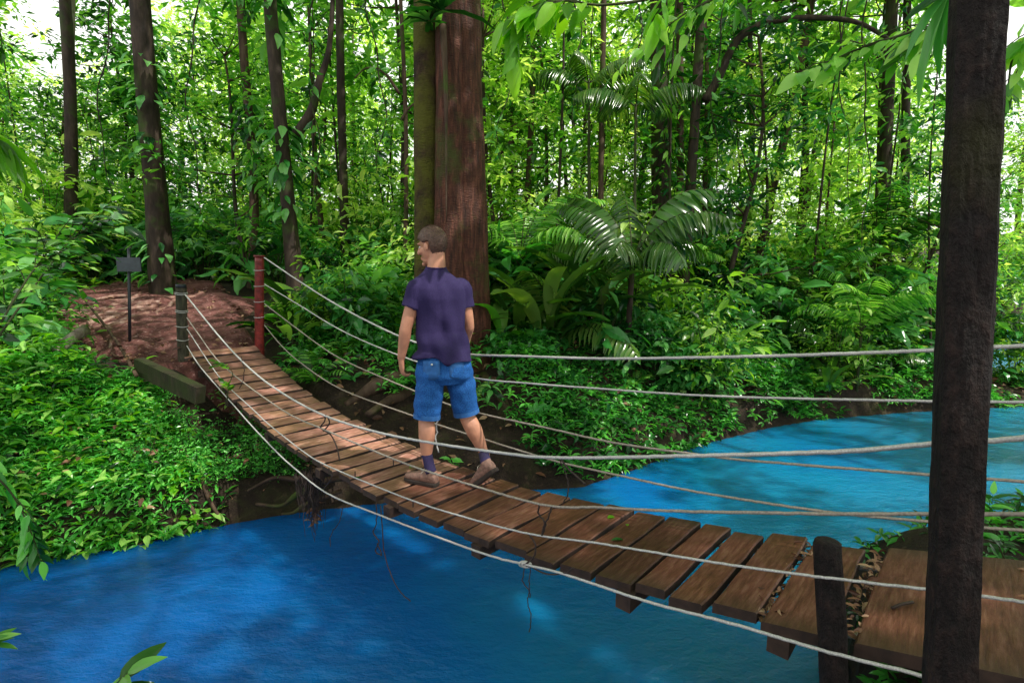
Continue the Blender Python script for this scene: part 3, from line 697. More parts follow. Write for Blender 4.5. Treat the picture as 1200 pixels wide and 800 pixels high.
#  -- big reddish tree behind the man
def big_tree():
    Y = 6.9; bx, by = at(531, 470, Y)[:2]; gz = hz(bx, by) - 0.3
    base = np.array([bx, by, gz])
    o = empty('buttressed_tree', base, 'huge reddish fluted tree trunk standing directly behind the walking man', 'tree')
    k = Y / 600.0
    # columns: (px x at y=10, px x at y=240, px x at y=470, half widths px ..., depth offset, material)
    cols = [(543, 548, 551, 19, 22, 27, 0.0, 'bark_red'), (527, 529, 529, 15, 18, 24, -0.16, 'bark_red'), (514, 512, 512, 9, 12, 16, 0.22, 'bark_red'), (501, 500, 499, 15, 14, 15, -0.02, 'bark_moss')]
    for i, (xa, xb, xc, ra, rb, rc, dy, mt) in enumerate(cols):
        pts = [at(xa - (xb - xa) * 2, -560, Y + dy), at(xa, 10, Y + dy), at((xa + xb) / 2, 120, Y + dy), at(xb, 240, Y + dy), at((xb + xc) / 2, 350, Y + dy), at(xc, 470, Y + dy), at(xc, 560, Y + dy)]
        pts = smooth_path(np.array(pts) - base, 6); rr = np.array([ra * .8, ra, ra, rb, (rb + rc) / 2, rc, rc * 1.3]) * k
        def rf(t, a, i=i): return 1 + 0.05 * math.sin(2 * a + i) + 0.05 * mnoise.noise(Vector((math.cos(a) * 1.5 + i, math.sin(a) * 1.5, t * 22)))
        m = MB(); m.add(*tube(pts, [(x, x * 1.15) for x in rr], 22, axes=((1, 0, 0), (0, 1, 0)), rfun=rf)); m.build('trunk', M[mt], o)
    # liana groove vine in front
    P = smooth_path([at(519, 30, Y - .35) - base, at(522, 90, Y - .42) - base, at(523, 160, Y - .45) - base, at(523, 260, Y - .45) - base], 6)
    m = MB(); m.add(*tube(P, [0.045, 0.028, 0.016, 0.006], 8)); m.build('vine', M['bark_brown'], o)
    # surface roots
    for pts, r0 in (([(520, 455, 6.6), (490, 440, 6.3), (450, 448, 6.1), (425, 462, 6.0), (405, 475, 5.9)], 0.12),
                    ([(525, 465, 6.6), (480, 462, 6.2), (455, 470, 5.9), (430, 486, 5.6)], 0.09),
                    ([(575, 470, 6.7), (600, 482, 6.4), (625, 498, 6.3), (650, 520, 6.3)], 0.09),
                    ([(565, 440, 6.6), (590, 470, 6.2), (600, 500, 6.0), (612, 530, 5.9)], 0.07)):
        P = smooth_path([at(*q) - base for q in pts], 5)
        m = MB(); m.add(*tube(P, [r0, r0 * .75, r0 * .4], 10, rfun=lambda t, a: 1 + .12 * math.sin(2 * a + 8 * t))); m.build('root', M['bark_brown'], o)
    lm = LM(); C = crown_leaves(lm, (0.4, 0.6, 12.5 - gz), (4.2, 4.2, 2.0), 130, 26, 0.22, world=base); lm.build('crown', M['leaf_far'], o)
    mb = MB(); Q = np.array([[0, 0, z - gz] for z in (8.5, 9.5, 10.5, 11.5)]); twigs(mb, Q, C, 0.09, 5, 40); mb.build('crown_limbs', M['bark_brown'], o)
    return o
big_tree()
# bromeliad on it
def rosette(name, loc, label, cat, n=18, L=0.5, W=0.06, mat='leaf_mid', droop=0.6, up=0.7, group=None, kind='blade', stem=None):
    lm = LM(); a = rng.uniform(0, 6.28, n); el = rng.uniform(0.1, 1.2, n) * up
    D = np.stack([np.cos(a) * np.cos(el), np.sin(a) * np.cos(el), np.sin(el)], 1)
    Nn = np.stack([-np.cos(a) * np.sin(el), -np.sin(a) * np.sin(el), np.cos(el)], 1)
    LL = L * rng.uniform(.6, 1.1, n)
    lm.leaves(np.zeros((n, 3)) + D * 0.02, D, Nn, LL, W * rng.uniform(.7, 1.2, n), kind=kind)
    o = lm.build(name, M[mat], None, True); o.location = tuple(float(v) for v in loc); return tag(o, label, cat, group)
rosette('bromeliad', at(517, 14, 6.3), 'strap leaved bromeliad perched high on the huge reddish trunk', 'plant', 26, 0.62, 0.085, 'leaf_cool', up=0.9)
rosette('bromeliad', at(503, 26, 6.45), 'dark small bromeliad hanging left of the high bromeliad on the huge trunk', 'plant', 18, 0.42, 0.06, 'leaf_cool', up=0.5)

T = trunk_tree
T('forest_tree', 'dark ivy covered tree at the head of the dirt path, left of the bridge', 190, 325, 168, 0, 9.2, 20, 'bark_dark', topz=13, amp=0.10, crown=(13.5, (3.6, 3.6, 1.8), 70, 22, .24), seed=1, ivy=700, ivl=.26)
T('forest_tree', 'thin brown tree wrapped in drooping leaves, between the path tree and red post', 295, 300, 290, 0, 9.8, 9, 'bark_brown', topz=11, amp=0.06, seed=2, ivy=420, ivl=.26)
T('forest_tree', 'leafy vine hung dark tree above the red post with a branch leaning right', 342, 270, 322, 0, 9.0, 14, 'bark_dark', topz=12, amp=0.05, seed=3, ivy=480, ivl=.30, crown=(12.5, (3, 3, 1.6), 60, 20, .24),
  limbs=[([(347, 158, 9.0), (365, 130, 9.0), (374, 95, 9.0), (386, 55, 9.0), (392, -40, 9)], 0.09)])
T('forest_tree', 'slim straight dark tree midway between leafy vine tree and huge trunk', 405, 215, 404, 0, 10.5, 9, 'bark_dark', topz=11, amp=0.05, seed=4)
T('forest_tree', 'thin sapling with side twigs just left of the huge trunk', 471, 215, 468, 60, 9.3, 5, 'bark_brown', topz=8, amp=0.04, seed=5, limbs=[([(471, 140, 9.3), (478, 128, 9.3), (487, 120, 9.3)], 0.03), ([(468, 110, 9.3), (450, 85, 9.3), (430, 80, 9.3), (415, 92, 9.3)], 0.03)])
T('forest_tree', 'thin straight orange brown trunk right of the arching green leaves at top centre', 706, 205, 707, 0, 10.0, 6, 'bark_brown', topz=11, amp=0.03, seed=6)
T('forest_tree', 'thick shaded ivy clad trunk at top, left of the arched branch tree', 776, 215, 770, 0, 10.4, 19, 'bark_dark', topz=13, amp=0.05, seed=7, ivy=150, ivl=.22, crown=(13.2, (3.6, 3.6, 1.7), 60, 20, .25))
T('forest_tree', 'slender pale trunk tight beside the thick ivy clad trunk', 797, 215, 800, 0, 10.9, 8, 'bark_brown', topz=11, amp=0.04, seed=8)
T('forest_tree', 'dark leaning tree with a long arched branch reaching right', 811, 215, 828, 20, 9.6, 11, 'bark_dark', topz=9.5, amp=0.04, seed=9,
  limbs=[([(826, 118, 9.6), (840, 95, 9.6), (862, 50, 9.6), (885, 32, 9.5), (911, 24, 9.4), (955, 21, 9.3), (1003, 26, 9.2), (1040, 45, 9.1)], 0.085)])
T('forest_tree', 'leaning brown trunk in the middle of the right hand forest', 905, 225, 930, 85, 12.5, 9, 'bark_brown', topz=9.5, amp=0.06, seed=10, crown=(9.8, (2.4, 2.4, 1.3), 50, 20, .22))
T('forest_tree', 'thin dark stem right of the leaning brown trunk', 934, 235, 941, 140, 12.8, 5, 'bark_dark', topz=8, amp=0.04, seed=11)
T('forest_tree', 'short straight trunk seen right of the huge trunk above the fan leaves', 618, 200, 620, 110, 11.5, 7, 'bark_brown', topz=7.6, amp=0.04, seed=12, limbs=[([(601, 165, 11.5), (588, 178, 11.5), (572, 192, 11.5)], 0.06)])
T('forest_tree', 'dark trunk wrapped in vines left of the tall foreground post', 1040, 230, 1042, 60, 11.0, 13, 'bark_dark', topz=10, amp=0.06, seed=13, ivy=170, ivl=.2, crown=(10.5, (3, 3, 1.6), 60, 20, .24))
T('forest_tree', 'second dark trunk close left of the tall foreground post', 1064, 200, 1060, 40, 12.0, 9, 'bark_dark', topz=10, amp=0.06, seed=14)
T('forest_tree', 'knotted dark trunk at the top left corner among bright leaves', 76, 70, 74, 0, 10.5, 12, 'bark_dark', topz=10, amp=0.05, seed=15)
T('forest_tree', 'pale trunk at the top left corner beside the knotted dark trunk', 88, 70, 87, 0, 10.8, 7, 'bark_pale', topz=10, amp=0.03, seed=16)
T('forest_tree', 'thin dark trunk immediately right of the thin dark stem group near the arched branch end', 874, 225, 878, 60, 12.0, 6, 'bark_dark', topz=9, amp=0.05, seed=17)

# unseen trees added outside the view, crowns placed to shade the river in patches
for i, (bx, by, lobes) in enumerate([
        (6.0, 0.0, [(3.2, 3.2, 10.5, 2.3), (6.2, 1.6, 11.5, 2.5), (7.2, 4.8, 12.0, 2.4), (3.4, -.6, 10, 2.2), (3.2, 4.8, 10.8, 2.2), (5.4, 3.2, 10.4, 2.2), (6.6, -1.7, 10.8, 2.4), (8.8, -.6, 11.2, 2.3), (5.0, -3.4, 10.2, 2.2)]),
        (12.5, 4.0, [(9.8, 3.0, 11.0, 2.5), (11.0, 6.8, 12.0, 2.6), (13.5, 4.0, 12.5, 2.4), (8.2, 7.8, 11.6, 2.2)]),
        (15.0, 10.5, [(12.5, 10.5, 12.6, 2.6), (15.5, 9.0, 13.2, 2.6), (9.5, 10.8, 13.2, 2.3)]),
        (-3.5, -2.0, [(-0.5, 0.8, 9.5, 2.0), (-2.5, -1.2, 10.5, 2.2), (0.6, 3.4, 9.6, 1.9)])]):
    gz = hz(bx, by); base = np.array([bx, by, gz - .3])
    o = empty('added_canopy_tree', base, 'unseen tall spreading rainforest tree added so its crown shades the river from outside the view', 'tree', 'unseen shade trees added around the viewpoint')
    fk = np.array([0, 0, 6.5])
    m = MB(); m.add(*tube(smooth_path([(0, 0, 0), (-.1, .1, 3), fk], 6), [0.32, 0.24, 0.2], 12)); m.build('trunk', M['bark_dark'], o)
    for (x, y, z, rr) in lobes:
        c = np.array([x, y, z]) - base
        Q = smooth_path([fk - (0, 0, .3), (fk + c) / 2 + (0, 0, .5), c], 5); m = MB(); m.add(*tube(Q, [.16, .1, .04], 8)); m.build('limb', M['bark_dark'], o)
        lm = LM(); C = crown_leaves(lm, c, (rr, rr, rr * .42), 58, 24, 0.22, tight=0.15, world=base); lm.build('crown', M['leaf_far'], o)
        mb = MB(); twigs(mb, Q[-4:], C, 0.04, 4, 20); mb.build('crown_limbs', M['bark_dark'], o)

# -- background forest prototypes
def proto_tree(name, h, cw, ncl, per, L, mat, tr, seed, low=0.25):
    o = empty(name, (0, 0, -50)); kids = []
    P = wob((0, 0, -0.3), (random.uniform(-.6, .6), 0, h * .92), 12, 0.15, seed)
    m = MB(); m.add(*tube(smooth_path(P, 2), [tr * 1.3, tr, tr * .7, tr * .3], 9)); kids.append(m.build('trunk', M[random.choice(['bark_dark', 'bark_brown'])], o))
    lm = LM(); CC = []
    nl = 3
    for k in range(nl):
        z = h * (low + (1.02 - low) * (k + .5 + random.uniform(-.12, .12)) / nl); rr = cw * (0.75 + .35 * math.sin(math.pi * (k + .7) / nl))
        CC.append(crown_leaves(lm, (P[-1][0] * z / h, 0, z), (rr, rr, h * (1 - low) / nl * .72), ncl // nl, per, L, flat=.55, tight=0.085))
    kids.append(lm.build('crown', M[mat], o))
    mb = MB(); mb.add(*tube(P, 0.025, 4)); twigs(mb, P, np.concatenate(CC), 0.022, 4, 18); kids.append(mb.build('branches', M['bark_brown'], o))
    return Proto(o, kids)
far_p = [proto_tree('rainforest_tree', random.uniform(11, 15), random.uniform(2.3, 3.0), 170, 32, 0.23, 'leaf_far', 0.14, i, 0.12) for i in range(4)]
mid_p = [proto_tree('understory_tree', random.uniform(5, 7), random.uniform(1.0, 1.6), 100, 28, 0.135, ['leaf_mid', 'leaf_far', 'leaf_cool'][i % 3], 0.045, 10 + i, 0.15) for i in range(5)]
def proto_shrub(name, h, r, ncl, per, L, mat, kind='rhomb', asp=0.42, stems=6):
    o = empty(name, (0, 0, -50)); lm = LM()
    C = crown_leaves(lm, (0, 0, h * .55), (r, r, h * .5), ncl, per, L, asp, 0.4, kind, 0.3, 0.2)
    k1 = lm.build('foliage', M[mat], o)
    mb = MB()
    for c in C[:stems * 3]:
        mb.add(*tube(smooth_path([(0, 0, -.1), c * np.array([.4, .4, .6]), c], 3), [0.014, 0.009, 0.004], 4, False))
    k2 = mb.build('stems', M['stem'], o); return Proto(o, [k1, k2])
sh_p = [proto_shrub('leafy_shrub', 1.6, 0.75, 60, 14, 0.12, 'leaf_mid'), proto_shrub('leafy_shrub', 1.3, 0.7, 45, 12, 0.16, 'leaf_cool', 'oval', 0.45),
        proto_shrub('leafy_shrub', 2.0, 0.8, 60, 14, 0.14, 'leaf_far', 'oval', 0.38), proto_shrub('leafy_shrub', 1.1, 0.6, 50, 12, 0.10, 'leaf_cover'),
        proto_shrub('leafy_shrub', 1.5, 0.8, 26, 8, 0.30, 'leaf_cool', 'oval', 0.42)]

# fronds
def frond(lm, mb, base, az, el, L, n=22, ll=0.32, lw=0.035, droop=1.1, kind='blade', r=0.010, lead=0.12, hang=0.35, fold=0.5):
    """pinnate frond: arching midrib with leaflets on both sides"""
    t = np.linspace(0, 1, 12); e = el - droop * t ** 1.3
    d = np.stack([np.cos(az) * np.cos(e), np.sin(az) * np.cos(e), np.sin(e)], 1)
    P = np.vstack([[0, 0, 0], np.cumsum(d[:-1] * L / 11, 0)]) + np.asarray(base)
    mb.add(*tube(P, [r, r * .7, r * .25], 5, False))
    tt = np.linspace(lead, 1, n); idx = tt * 11; i0 = np.clip(idx.astype(int), 0, 10); fr = (idx - i0)[:, None]
    C = P[i0] * (1 - fr) + P[i0 + 1] * fr; dd = nrm(d[i0]); sidev = np.array([-np.sin(az), np.cos(az), 0])
    lw_ = ll * np.sin(np.pi * np.clip(tt * .92 + .06, 0, 1)) ** 0.6 + 0.25 * ll * (1 - tt) * 0
    for sg_ in (-1, 1):
        D = nrm(dd * 0.55 + sidev * sg_ + np.array([0, 0, -hang]) + rng.normal(size=C.shape) * .06)
        up = nrm(np.cross(dd, sidev) * np.sign(np.cross(dd, sidev)[:, 2:3]) + sidev * sg_ * fold * 0.6)
        lm.leaves(C, D, up, lw_ * rng.uniform(.85, 1.1, n), lw, kind=kind, rnd=np.clip(rng.normal(.5, .2, n), 0, 1))
def proto_frondy(name, nf, L, n, ll, lw, droop, mat, el=(0.5, 1.3), r=0.01, hang=.35, stem=0.0):
    o = empty(name, (0, 0, -50)); lm = LM(); mb = MB()
    for i in range(nf):
        frond(lm, mb, (0, 0, stem), i * 2.4 + random.uniform(-.3, .3), random.uniform(*el), L * random.uniform(.75, 1.1), n, ll, lw, droop * random.uniform(.8, 1.2), r=r, hang=hang)
    if stem: mb.add(*tube([(0, 0, -.2), (0, 0, stem)], [0.03, 0.025], 7))
    return Proto(o, [lm.build('fronds', M[mat], o, True), mb.build('stems', M['stem'], o)])
fern_p = [proto_frondy('fern', 8, 0.6, 22, 0.12, 0.02, 1.3, 'leaf_cover', r=.004, hang=.1), proto_frondy('fern', 6, 0.7, 24, 0.16, 0.024, 1.3, 'leaf_mid', r=.005, hang=.1)]
palm_p = [proto_frondy('understory_palm', 8, 1.5, 24, 0.42, 0.045, 1.5, 'leaf_palm', el=(.7, 1.4)), proto_frondy('understory_palm', 7, 1.3, 14, 0.45, 0.085, 1.4, 'leaf_palm', el=(.7, 1.4), stem=0.5),
          proto_frondy('understory_palm', 9, 1.9, 30, 0.4, 0.035, 1.5, 'leaf_mid', el=(.8, 1.4), stem=1.2)]
def proto_broad(name, n, L, W, mat, el=(0.5, 1.3), stalk=0.35):
    o = empty(name, (0, 0, -50)); lm = LM(); mb = MB()
    for i in range(n):
        a = i * 2.4 + random.uniform(-.4, .4); e = random.uniform(*el); s_ = stalk * random.uniform(.6, 1.4)
        d = np.array([math.cos(a) * math.cos(e), math.sin(a) * math.cos(e), math.sin(e)]); p = d * s_
        mb.add(*tube([np.zeros(3), p], [0.012, 0.007], 5, False))
        # broad curved blade of several strips
        l_ = L * random.uniform(.7, 1.15); w_2 = W * random.uniform(.8, 1.1); k = 9; V = []; e2 = e
        side = np.array([-math.sin(a), math.cos(a), 0]); q = p.copy()
        for j in range(k):
            t = j / (k - 1); ww = w_2 / 2 * math.sin(math.pi * min(1, t * .93 + .04)) ** .65
            dd2 = np.array([math.cos(a) * math.cos(e2), math.sin(a) * math.cos(e2), math.sin(e2)]); up = np.cross(dd2, side) * -1
            if up[2] < 0: up = -up
            V += [q + side * ww + up * ww * .35, q + side * ww * .5 + up * ww * .08 + up * 0.01 * math.sin(j * 2.5), q.copy(), q - side * ww * .5 + up * ww * .08 + up * 0.01 * math.cos(j * 2.5), q - side * ww + up * ww * .35]
            q = q + dd2 * l_ / (k - 1); e2 -= (e * .5 + .75) / (k - 1)
        V = np.array(V); F = []
        for j in range(k - 1):
            for c in range(4): F += [(j * 5 + c, j * 5 + c + 1, j * 5 + c + 6), (j * 5 + c, j * 5 + c + 6, j * 5 + c + 5)]
        lm.add(V, np.array(F), np.full(len(V), random.random()))
    return Proto(o, [lm.build('blades', M[mat], o, True), mb.build('stalks', M['stem'], o)])
broad_p = [proto_broad('broad_leaved_herb', 9, 0.7, 0.2, 'leaf_mid'), proto_broad('broad_leaved_herb', 7, 0.45, 0.2, 'leaf_bright', stalk=.3), proto_broad('broad_leaved_herb', 10, 0.95, 0.17, 'leaf_palm', el=(.7, 1.45), stalk=.3)]

G_FAR = ('tall slender rainforest tree with loose bright sunlit crown in the background', 'rainforest trees filling the background')
G_MID = ('young understory tree with small leaves among the forest edge', 'young trees of the understory')
G_SH = ('bushy green leafy shrub growing in the forest edge', 'leafy shrubs along the banks and forest edge')
G_FERN = ('low feathery green fern growing on the bank', 'ferns on the banks')
G_PALM = ('understory palm with arching pinnate fronds in the forest edge', 'small palms of the understory')
G_BR = ('herb with long broad glossy leaves growing in the forest edge', 'broad leaved herbs of the forest edge')
def free(x, y, m=0.15):
    P = np.array([[x, y]])
    return sdf(P, river)[0] > m and sdf(P, pool)[0] > m and sdf(P, path_poly)[0] > m
rs = random.Random(11)
# far trees
cnt = 0
for ring, (ya, yb, n_, s0, s1) in enumerate([(15, 20, 17, .5, .75), (21, 29, 19, .7, 1.0), (32, 46, 15, .9, 1.3)]):
    for i in range(n_):
        u = (i + rs.uniform(.1, .9)) / n_; Y = rs.uniform(ya, yb); px = -120 + 1440 * u; x = (px - 600) / 600 * Y
        if (895 < px < 965 or 195 < px < 285 or 30 < px < 90) and rs.random() < .5: continue
        if not free(x, Y, 0.5): continue
        far_p[rs.randrange(4)].put((x, Y, hz(x, Y) - .1), rs.uniform(0, 6.3), rs.uniform(s0, s1), *G_FAR, cat='tree')
# mid trees
for i in range(46):
    u = (i + rs.uniform(.1, .9)) / 46; Y = rs.uniform(9.3, 15.5); px = -80 + 1360 * u
    if 150 < px < 250 and Y < 11.5: Y += 3
    x = (px - 600) / 600 * Y
    if not free(x, Y, .4) or (895 < px < 960 and i % 2): continue
    mid_p[rs.randrange(5)].put((x, Y, hz(x, Y) - .1), rs.uniform(0, 6.3), rs.uniform(.65, 1.15), *G_MID, cat='tree')
def ok_view(px, Y): return not (35 < px < 325 and Y < 9.3)
def scatter(protos, n, pxr, Yr, scr, G, cat, sinkz=.05, rows=None):
    k = 0; tries = 0
    while k < n and tries < n * 12:
        tries += 1
        px = rs.uniform(*pxr); Y = rs.uniform(*Yr); x = (px - 600) / 600 * Y
        if not ok_view(px, Y) or not free(x, Y, .12): continue
        rs.choice(protos).put((x, Y, hz(x, Y) - sinkz), rs.uniform(0, 6.3), rs.uniform(*scr), *G, cat=cat); k += 1
scatter(sh_p[:3], 70, (-60, 1280), (10, 16), (.9, 1.5), G_SH, 'shrub')
scatter(sh_p[:3], 12, (1120, 1400), (16, 30), (1.2, 2.0), G_SH, 'shrub')
scatter(sh_p, 46, (330, 1250), (7.3, 10.5), (.5, .95), G_SH, 'shrub')
scatter(sh_p, 10, (-40, 40), (5.6, 9), (.6, 1.0), G_SH, 'shrub')
scatter(fern_p, 46, (330, 1200), (6.0, 11), (.5, 1.0), G_FERN, 'fern')
scatter(palm_p, 16, (560, 1150), (8.3, 13), (.6, 1.0), G_PALM, 'palm')
scatter(broad_p, 22, (330, 1100), (7.0, 10.5), (.6, 1.0), G_BR, 'plant')
scatter(broad_p, 7, (310, 480), (7.2, 9.5), (.8, 1.1), G_BR, 'plant')

# slender saplings and lianas between the trunks
def proto_sapling(h, seed):
    o = empty('sapling', (0, 0, -50)); P = wob((0, 0, -.2), (random.uniform(-.4, .4), 0, h), 12, .10, seed)
    m = MB(); m.add(*tube(smooth_path(P, 2), [.028, .02, .008], 6)); k1 = m.build('stem', M['bark_dark'], o)
    n = 150; i = rng.uniform(3, 11, n); i0 = i.astype(int).clip(0, 10); C = P[i0] + (P[i0 + 1] - P[i0]) * (i - i0)[:, None]
    D = rdir(n, -.3, .5); lm = LM(); off = D * rng.uniform(.05, .4, (n, 1)); L = rng.uniform(.12, .26, n)
    lm.leaves(C + off, D, nrm(rng.normal(size=(n, 3)) * .5 + (0, 0, 1)), L, L * .36, kind='oval'); return Proto(o, [k1, lm.build('foliage', M['leaf_mid'], o)])
sap_p = [proto_sapling(5.5, 31), proto_sapling(7, 32), proto_sapling(4.2, 33)]
scatter(sap_p, 18, (560, 1180), (9, 14), (.8, 1.3), ('slender dark stemmed sapling rising between the forest trunks', 'slender saplings of the understory'), 'sapling')
scatter(sap_p, 8, (-20, 480), (10, 14), (.8, 1.3), ('slender dark stemmed sapling rising between the forest trunks', 'slender saplings of the understory'), 'sapling')
def put_at(P_, px, Y, sc, lab, cat, dz=0):
    x = (px - 600) / 600 * Y; P_.put((x, Y, hz(x, Y) - .05 + dz), rs.uniform(0, 6.3), sc, lab, 'large leaved plants of the bank', cat)
LB = 'clump of long glossy strap leaves standing on the bank'
for px, Y, sc in ((640, 7.4, 1.5), (605, 7.7, 1.4), (690, 8.0, 1.6), (350, 7.6, 1.35), (372, 8.2, 1.3), (850, 8.4, 1.3), (590, 7.1, 1.0), (420, 7.9, 1.2)):
    put_at(broad_p[2] if sc > 1.3 else broad_p[0], px, Y, sc, LB, 'plant')

for px, Y, sc, q in ((650, 8.0, 1.2, 0), (612, 8.4, 1.1, 2), (1030, 10.5, 1.2, 2)):
    x = (px - 600) / 600 * Y; palm_p[q].put((x, Y, hz(x, Y) - .05), rs.uniform(0, 6.3), sc, *G_PALM, cat='palm')
big_p = [proto_tree('broadleaf_tree', 8.5 + i, 1.7, 110, 16, 0.24, 'leaf_mid', 0.07, 40 + i, 0.45) for i in range(2)]
for i in range(17):
    px = -40 + 1290 * (i + rs.uniform(.1, .9)) / 17; Y = rs.uniform(10.5, 15); x = (px - 600) / 600 * Y
    if px < 330 and i % 2: continue
    if free(x, Y, .4): big_p[i % 2].put((x, Y, hz(x, Y) - .1), rs.uniform(0, 6.3), rs.uniform(.8, 1.2), 'tall broad leaved tree closing the canopy at the top of the forest', 'broad leaved trees of the canopy', 'tree')

scatter(sh_p[4:], 16, (-30, 1120), (8.0, 13), (.8, 1.3), ('shrub with large dark oval leaves among the small leaved growth', 'large leaved shrubs of the understory'), 'shrub')
# lianas hanging between the trunks
for i, (px, pxe, Y, ye) in enumerate([(120, 128, 9.5, 230), (232, 226, 9.0, 250), (375, 362, 8.6, 235), (436, 445, 8.8, 200), (596, 590, 9.0, 170), (668, 680, 9.4, 160), (742, 752, 9.2, 175), (845, 838, 9.0, 240), (985, 992, 9.5, 230), (1020, 1012, 9.0, 290)]):
    a = at(px, -60, Y); b = at(pxe, ye, Y); P = [a + (b - a) * t + np.array([.10 * math.sin(7 * t + i) + .04 * math.sin(19 * t), .06 * math.cos(5 * t + i), 0]) for t in np.linspace(0, 1, 12)]
    o = empty('liana', a, 'thin dark liana dangling between the forest trunks', 'vine', 'lianas hanging from the canopy')
    m = MB(); m.add(*tube(smooth_path(np.array(P) - a, 3), [.014, .011, .006], 5)); m.build('stem', M['bark_dark'], o)
    n = 46; k = rng.integers(1, 12, n); C = np.array(P)[k] - a; D = rdir(n, -.7, .5); L = rng.uniform(.10, .22, n); lm = LM(); lm.leaves(C + D * .03 + rng.normal(size=(n, 3)) * (.02, .02, .12), D, rdir(n, .4), L, L * .4, kind='oval'); lm.build('leaves', M['leaf_cool'], o)

# -- featured palm with big drooping glossy fronds, right of the trunk
def feature_palm():
    b = at(735, 372, 7.4); b[2] = hz(b[0], b[1]); top_ = at(735, 312, 7.4)[2] - b[2]; o = empty('pinnate_palm', b, 'large palm with glossy drooping fronds catching light, right of the huge trunk', 'palm')
    mb = MB(); mb.add(*tube([(0, 0, -.2), (.05, 0, top_)], [.05, .04], 8)); mb.build('stem', M['bark_dark'], o)
    specs = [((655, 215), 2.4, 1.25, 1.6, 18, .46, .10, 1.3), ((770, 190), 0.3, 1.35, 2.1, 15, .48, .13, 1.75), ((790, 250), -.1, 1.15, 1.8, 14, .46, .13, 1.9), ((770, 305), .3, .9, 1.45, 24, .46, .05, 1.9),
             ((700, 300), 3.0, .9, 1.4, 24, .5, .045, 1.8), ((640, 250), 2.7, 1.2, 1.6, 22, .42, .06, 1.3), ((690, 200), 1.6, 1.4, 1.5, 18, .4, .07, 1.0), ((740, 320), -1.2, .8, 1.3, 24, .5, .045, 2.0), ((720, 300), -2.0, 1.0, 1.2, 22, .45, .045, 1.9), ((720, 300), -.5, 1.1, 1.5, 22, .45, .045, 1.7)]
    for (pxy, az, el, L, n, ll, lw, dr) in specs:
        lm = LM(); mb = MB(); frond(lm, mb, (.05, 0, top_ + rs.uniform(-.12, .1)), az, el, L, n, ll, lw, dr, r=.014, hang=.8)
        f = lm.build('frond', M['leaf_palm'], o, True); k = mb.build('midrib', M['stem'], f)
    return o
feature_palm()
# frond sprays further up
for (px, py, Y, az, label) in ((745, 122, 8.8, 3.3, 'arching palm frond plume at mid height above the big glossy palm'), (690, 95, 9.5, .6, 'striped sunlit palm frond at top centre')):
    p = at(px, py, Y); gz = hz(p[0], p[1]); o = empty('slender_palm', (p[0], p[1], gz), label, 'palm')
    mb = MB(); mb.add(*tube([(0, 0, -.2), (.04, 0, (p[2] - gz) * .5), (0, 0, p[2] - gz)], [.035, .03, .02], 7)); mb.build('stem', M['stem'], o)
    for k in range(5):
        lm = LM(); mb = MB(); frond(lm, mb, (0, 0, p[2] - gz - .05), az + k * 1.25, .65, 1.15, 26, .42, .04, 1.4, r=.01, hang=.8)
        f = lm.build('frond', M['leaf_palm'], o, True); mb.build('midrib', M['stem'], f)

# -- ground cover: dense herb layers (uncountable)
def cover(name, region, n, hgt, L, asp, mat, label, per=7, kind='oval', margin=-0.07, dens=None, tone=0.5):
    P = []; poly = np.array(region); lo_, hi_ = poly.min(0), poly.max(0)
    while len(P) < n:
        q = rng.uniform(lo_, hi_, (n * 3, 2)); q = q[sdf(q, poly) < 0]
        q = q[np.minimum(sdf(q, river), sdf(q, pool)) > margin]; q = q[sdf(q, path_poly) > 0.02]
        s = (q[:, 0] - A0[0]) * DX + (q[:, 1] - A0[1]) * DY; w = (q[:, 0] - A0[0]) * nv[0] + (q[:, 1] - A0[1]) * nv[1]
        q = q[~((w > -0.08) & (w < WID + .1) & (s > -2) & (s < S_FAR + .3) & (deck_z(s) - height(q) < hgt * .9 + .06))]
        f = fbm(q * 1.6); q = q[f + rng.normal(size=len(q)) * .25 > -0.25]
        P += q.tolist()
    P = np.array(P[:n]); z = np.maximum(height(P), 0.02); f = fbm(P * 2.3)
    hh_ = hgt * (0.30 + 0.75 * rng.random(n) + 0.9 * f.clip(-.6, 1)).clip(.06, 2)
    C = np.column_stack([P, z + hh_])
    a = rng.uniform(0, 6.28, (n, 1)) + np.arange(per)[None] * (6.28 / per) + rng.normal(size=(n, per)) * .25
    el = rng.normal(0.15, 0.35, (n, per))
    D = np.stack([np.cos(a) * np.cos(el), np.sin(a) * np.cos(el), np.sin(el)], -1).reshape(-1, 3)
    tilt = rng.normal(size=(n, 3)) * .3; Nn = nrm(np.repeat(tilt, per, 0) + np.array([0, 0, 1.0]))
    Cs = np.repeat(C, per, 0) + D * 0.01; Cs[:, 2] -= (rng.random((n, per)) * hgt * .35).ravel()
    LL = L * rng.uniform(.6, 1.25, (n, per)).ravel()
    rn = np.clip(np.repeat(rng.normal(tone, .22, n), per) + rng.normal(size=n * per) * .1, 0, 1)
    lm = LM(); lm.leaves(Cs, D, Nn, LL, LL * asp, kind=kind, rnd=rn)
    return tag(lm.build(name, M[mat], None, False), label, 'ground cover', kind='stuff')
left_reg = [(-7.5, 3.9), (-2.2, 4.2), (-1.9, 5.2), (-3.2, 5.85), (-4.2, 6.1), (-6.3, 6.2), (-8, 6.6)]
left_reg = [tuple(onz(*p)[:2]) for p in [(-160, 720), (0, 666), (150, 642), (260, 617), (345, 602), (420, 592)]] + [(-2.2, 5.6), (-3.1, 5.9), (-3.9, 6.0), (-5.2, 6.1), (-6.2, 6.3), (-7.5, 6.8), (-9, 6.8)]
cover('bank_ground_cover', left_reg, 5200, 0.26, 0.095, 0.30, 'leaf_cover', 'dense bright green lance leaved herbs covering the left bank down to the water', tone=.42)
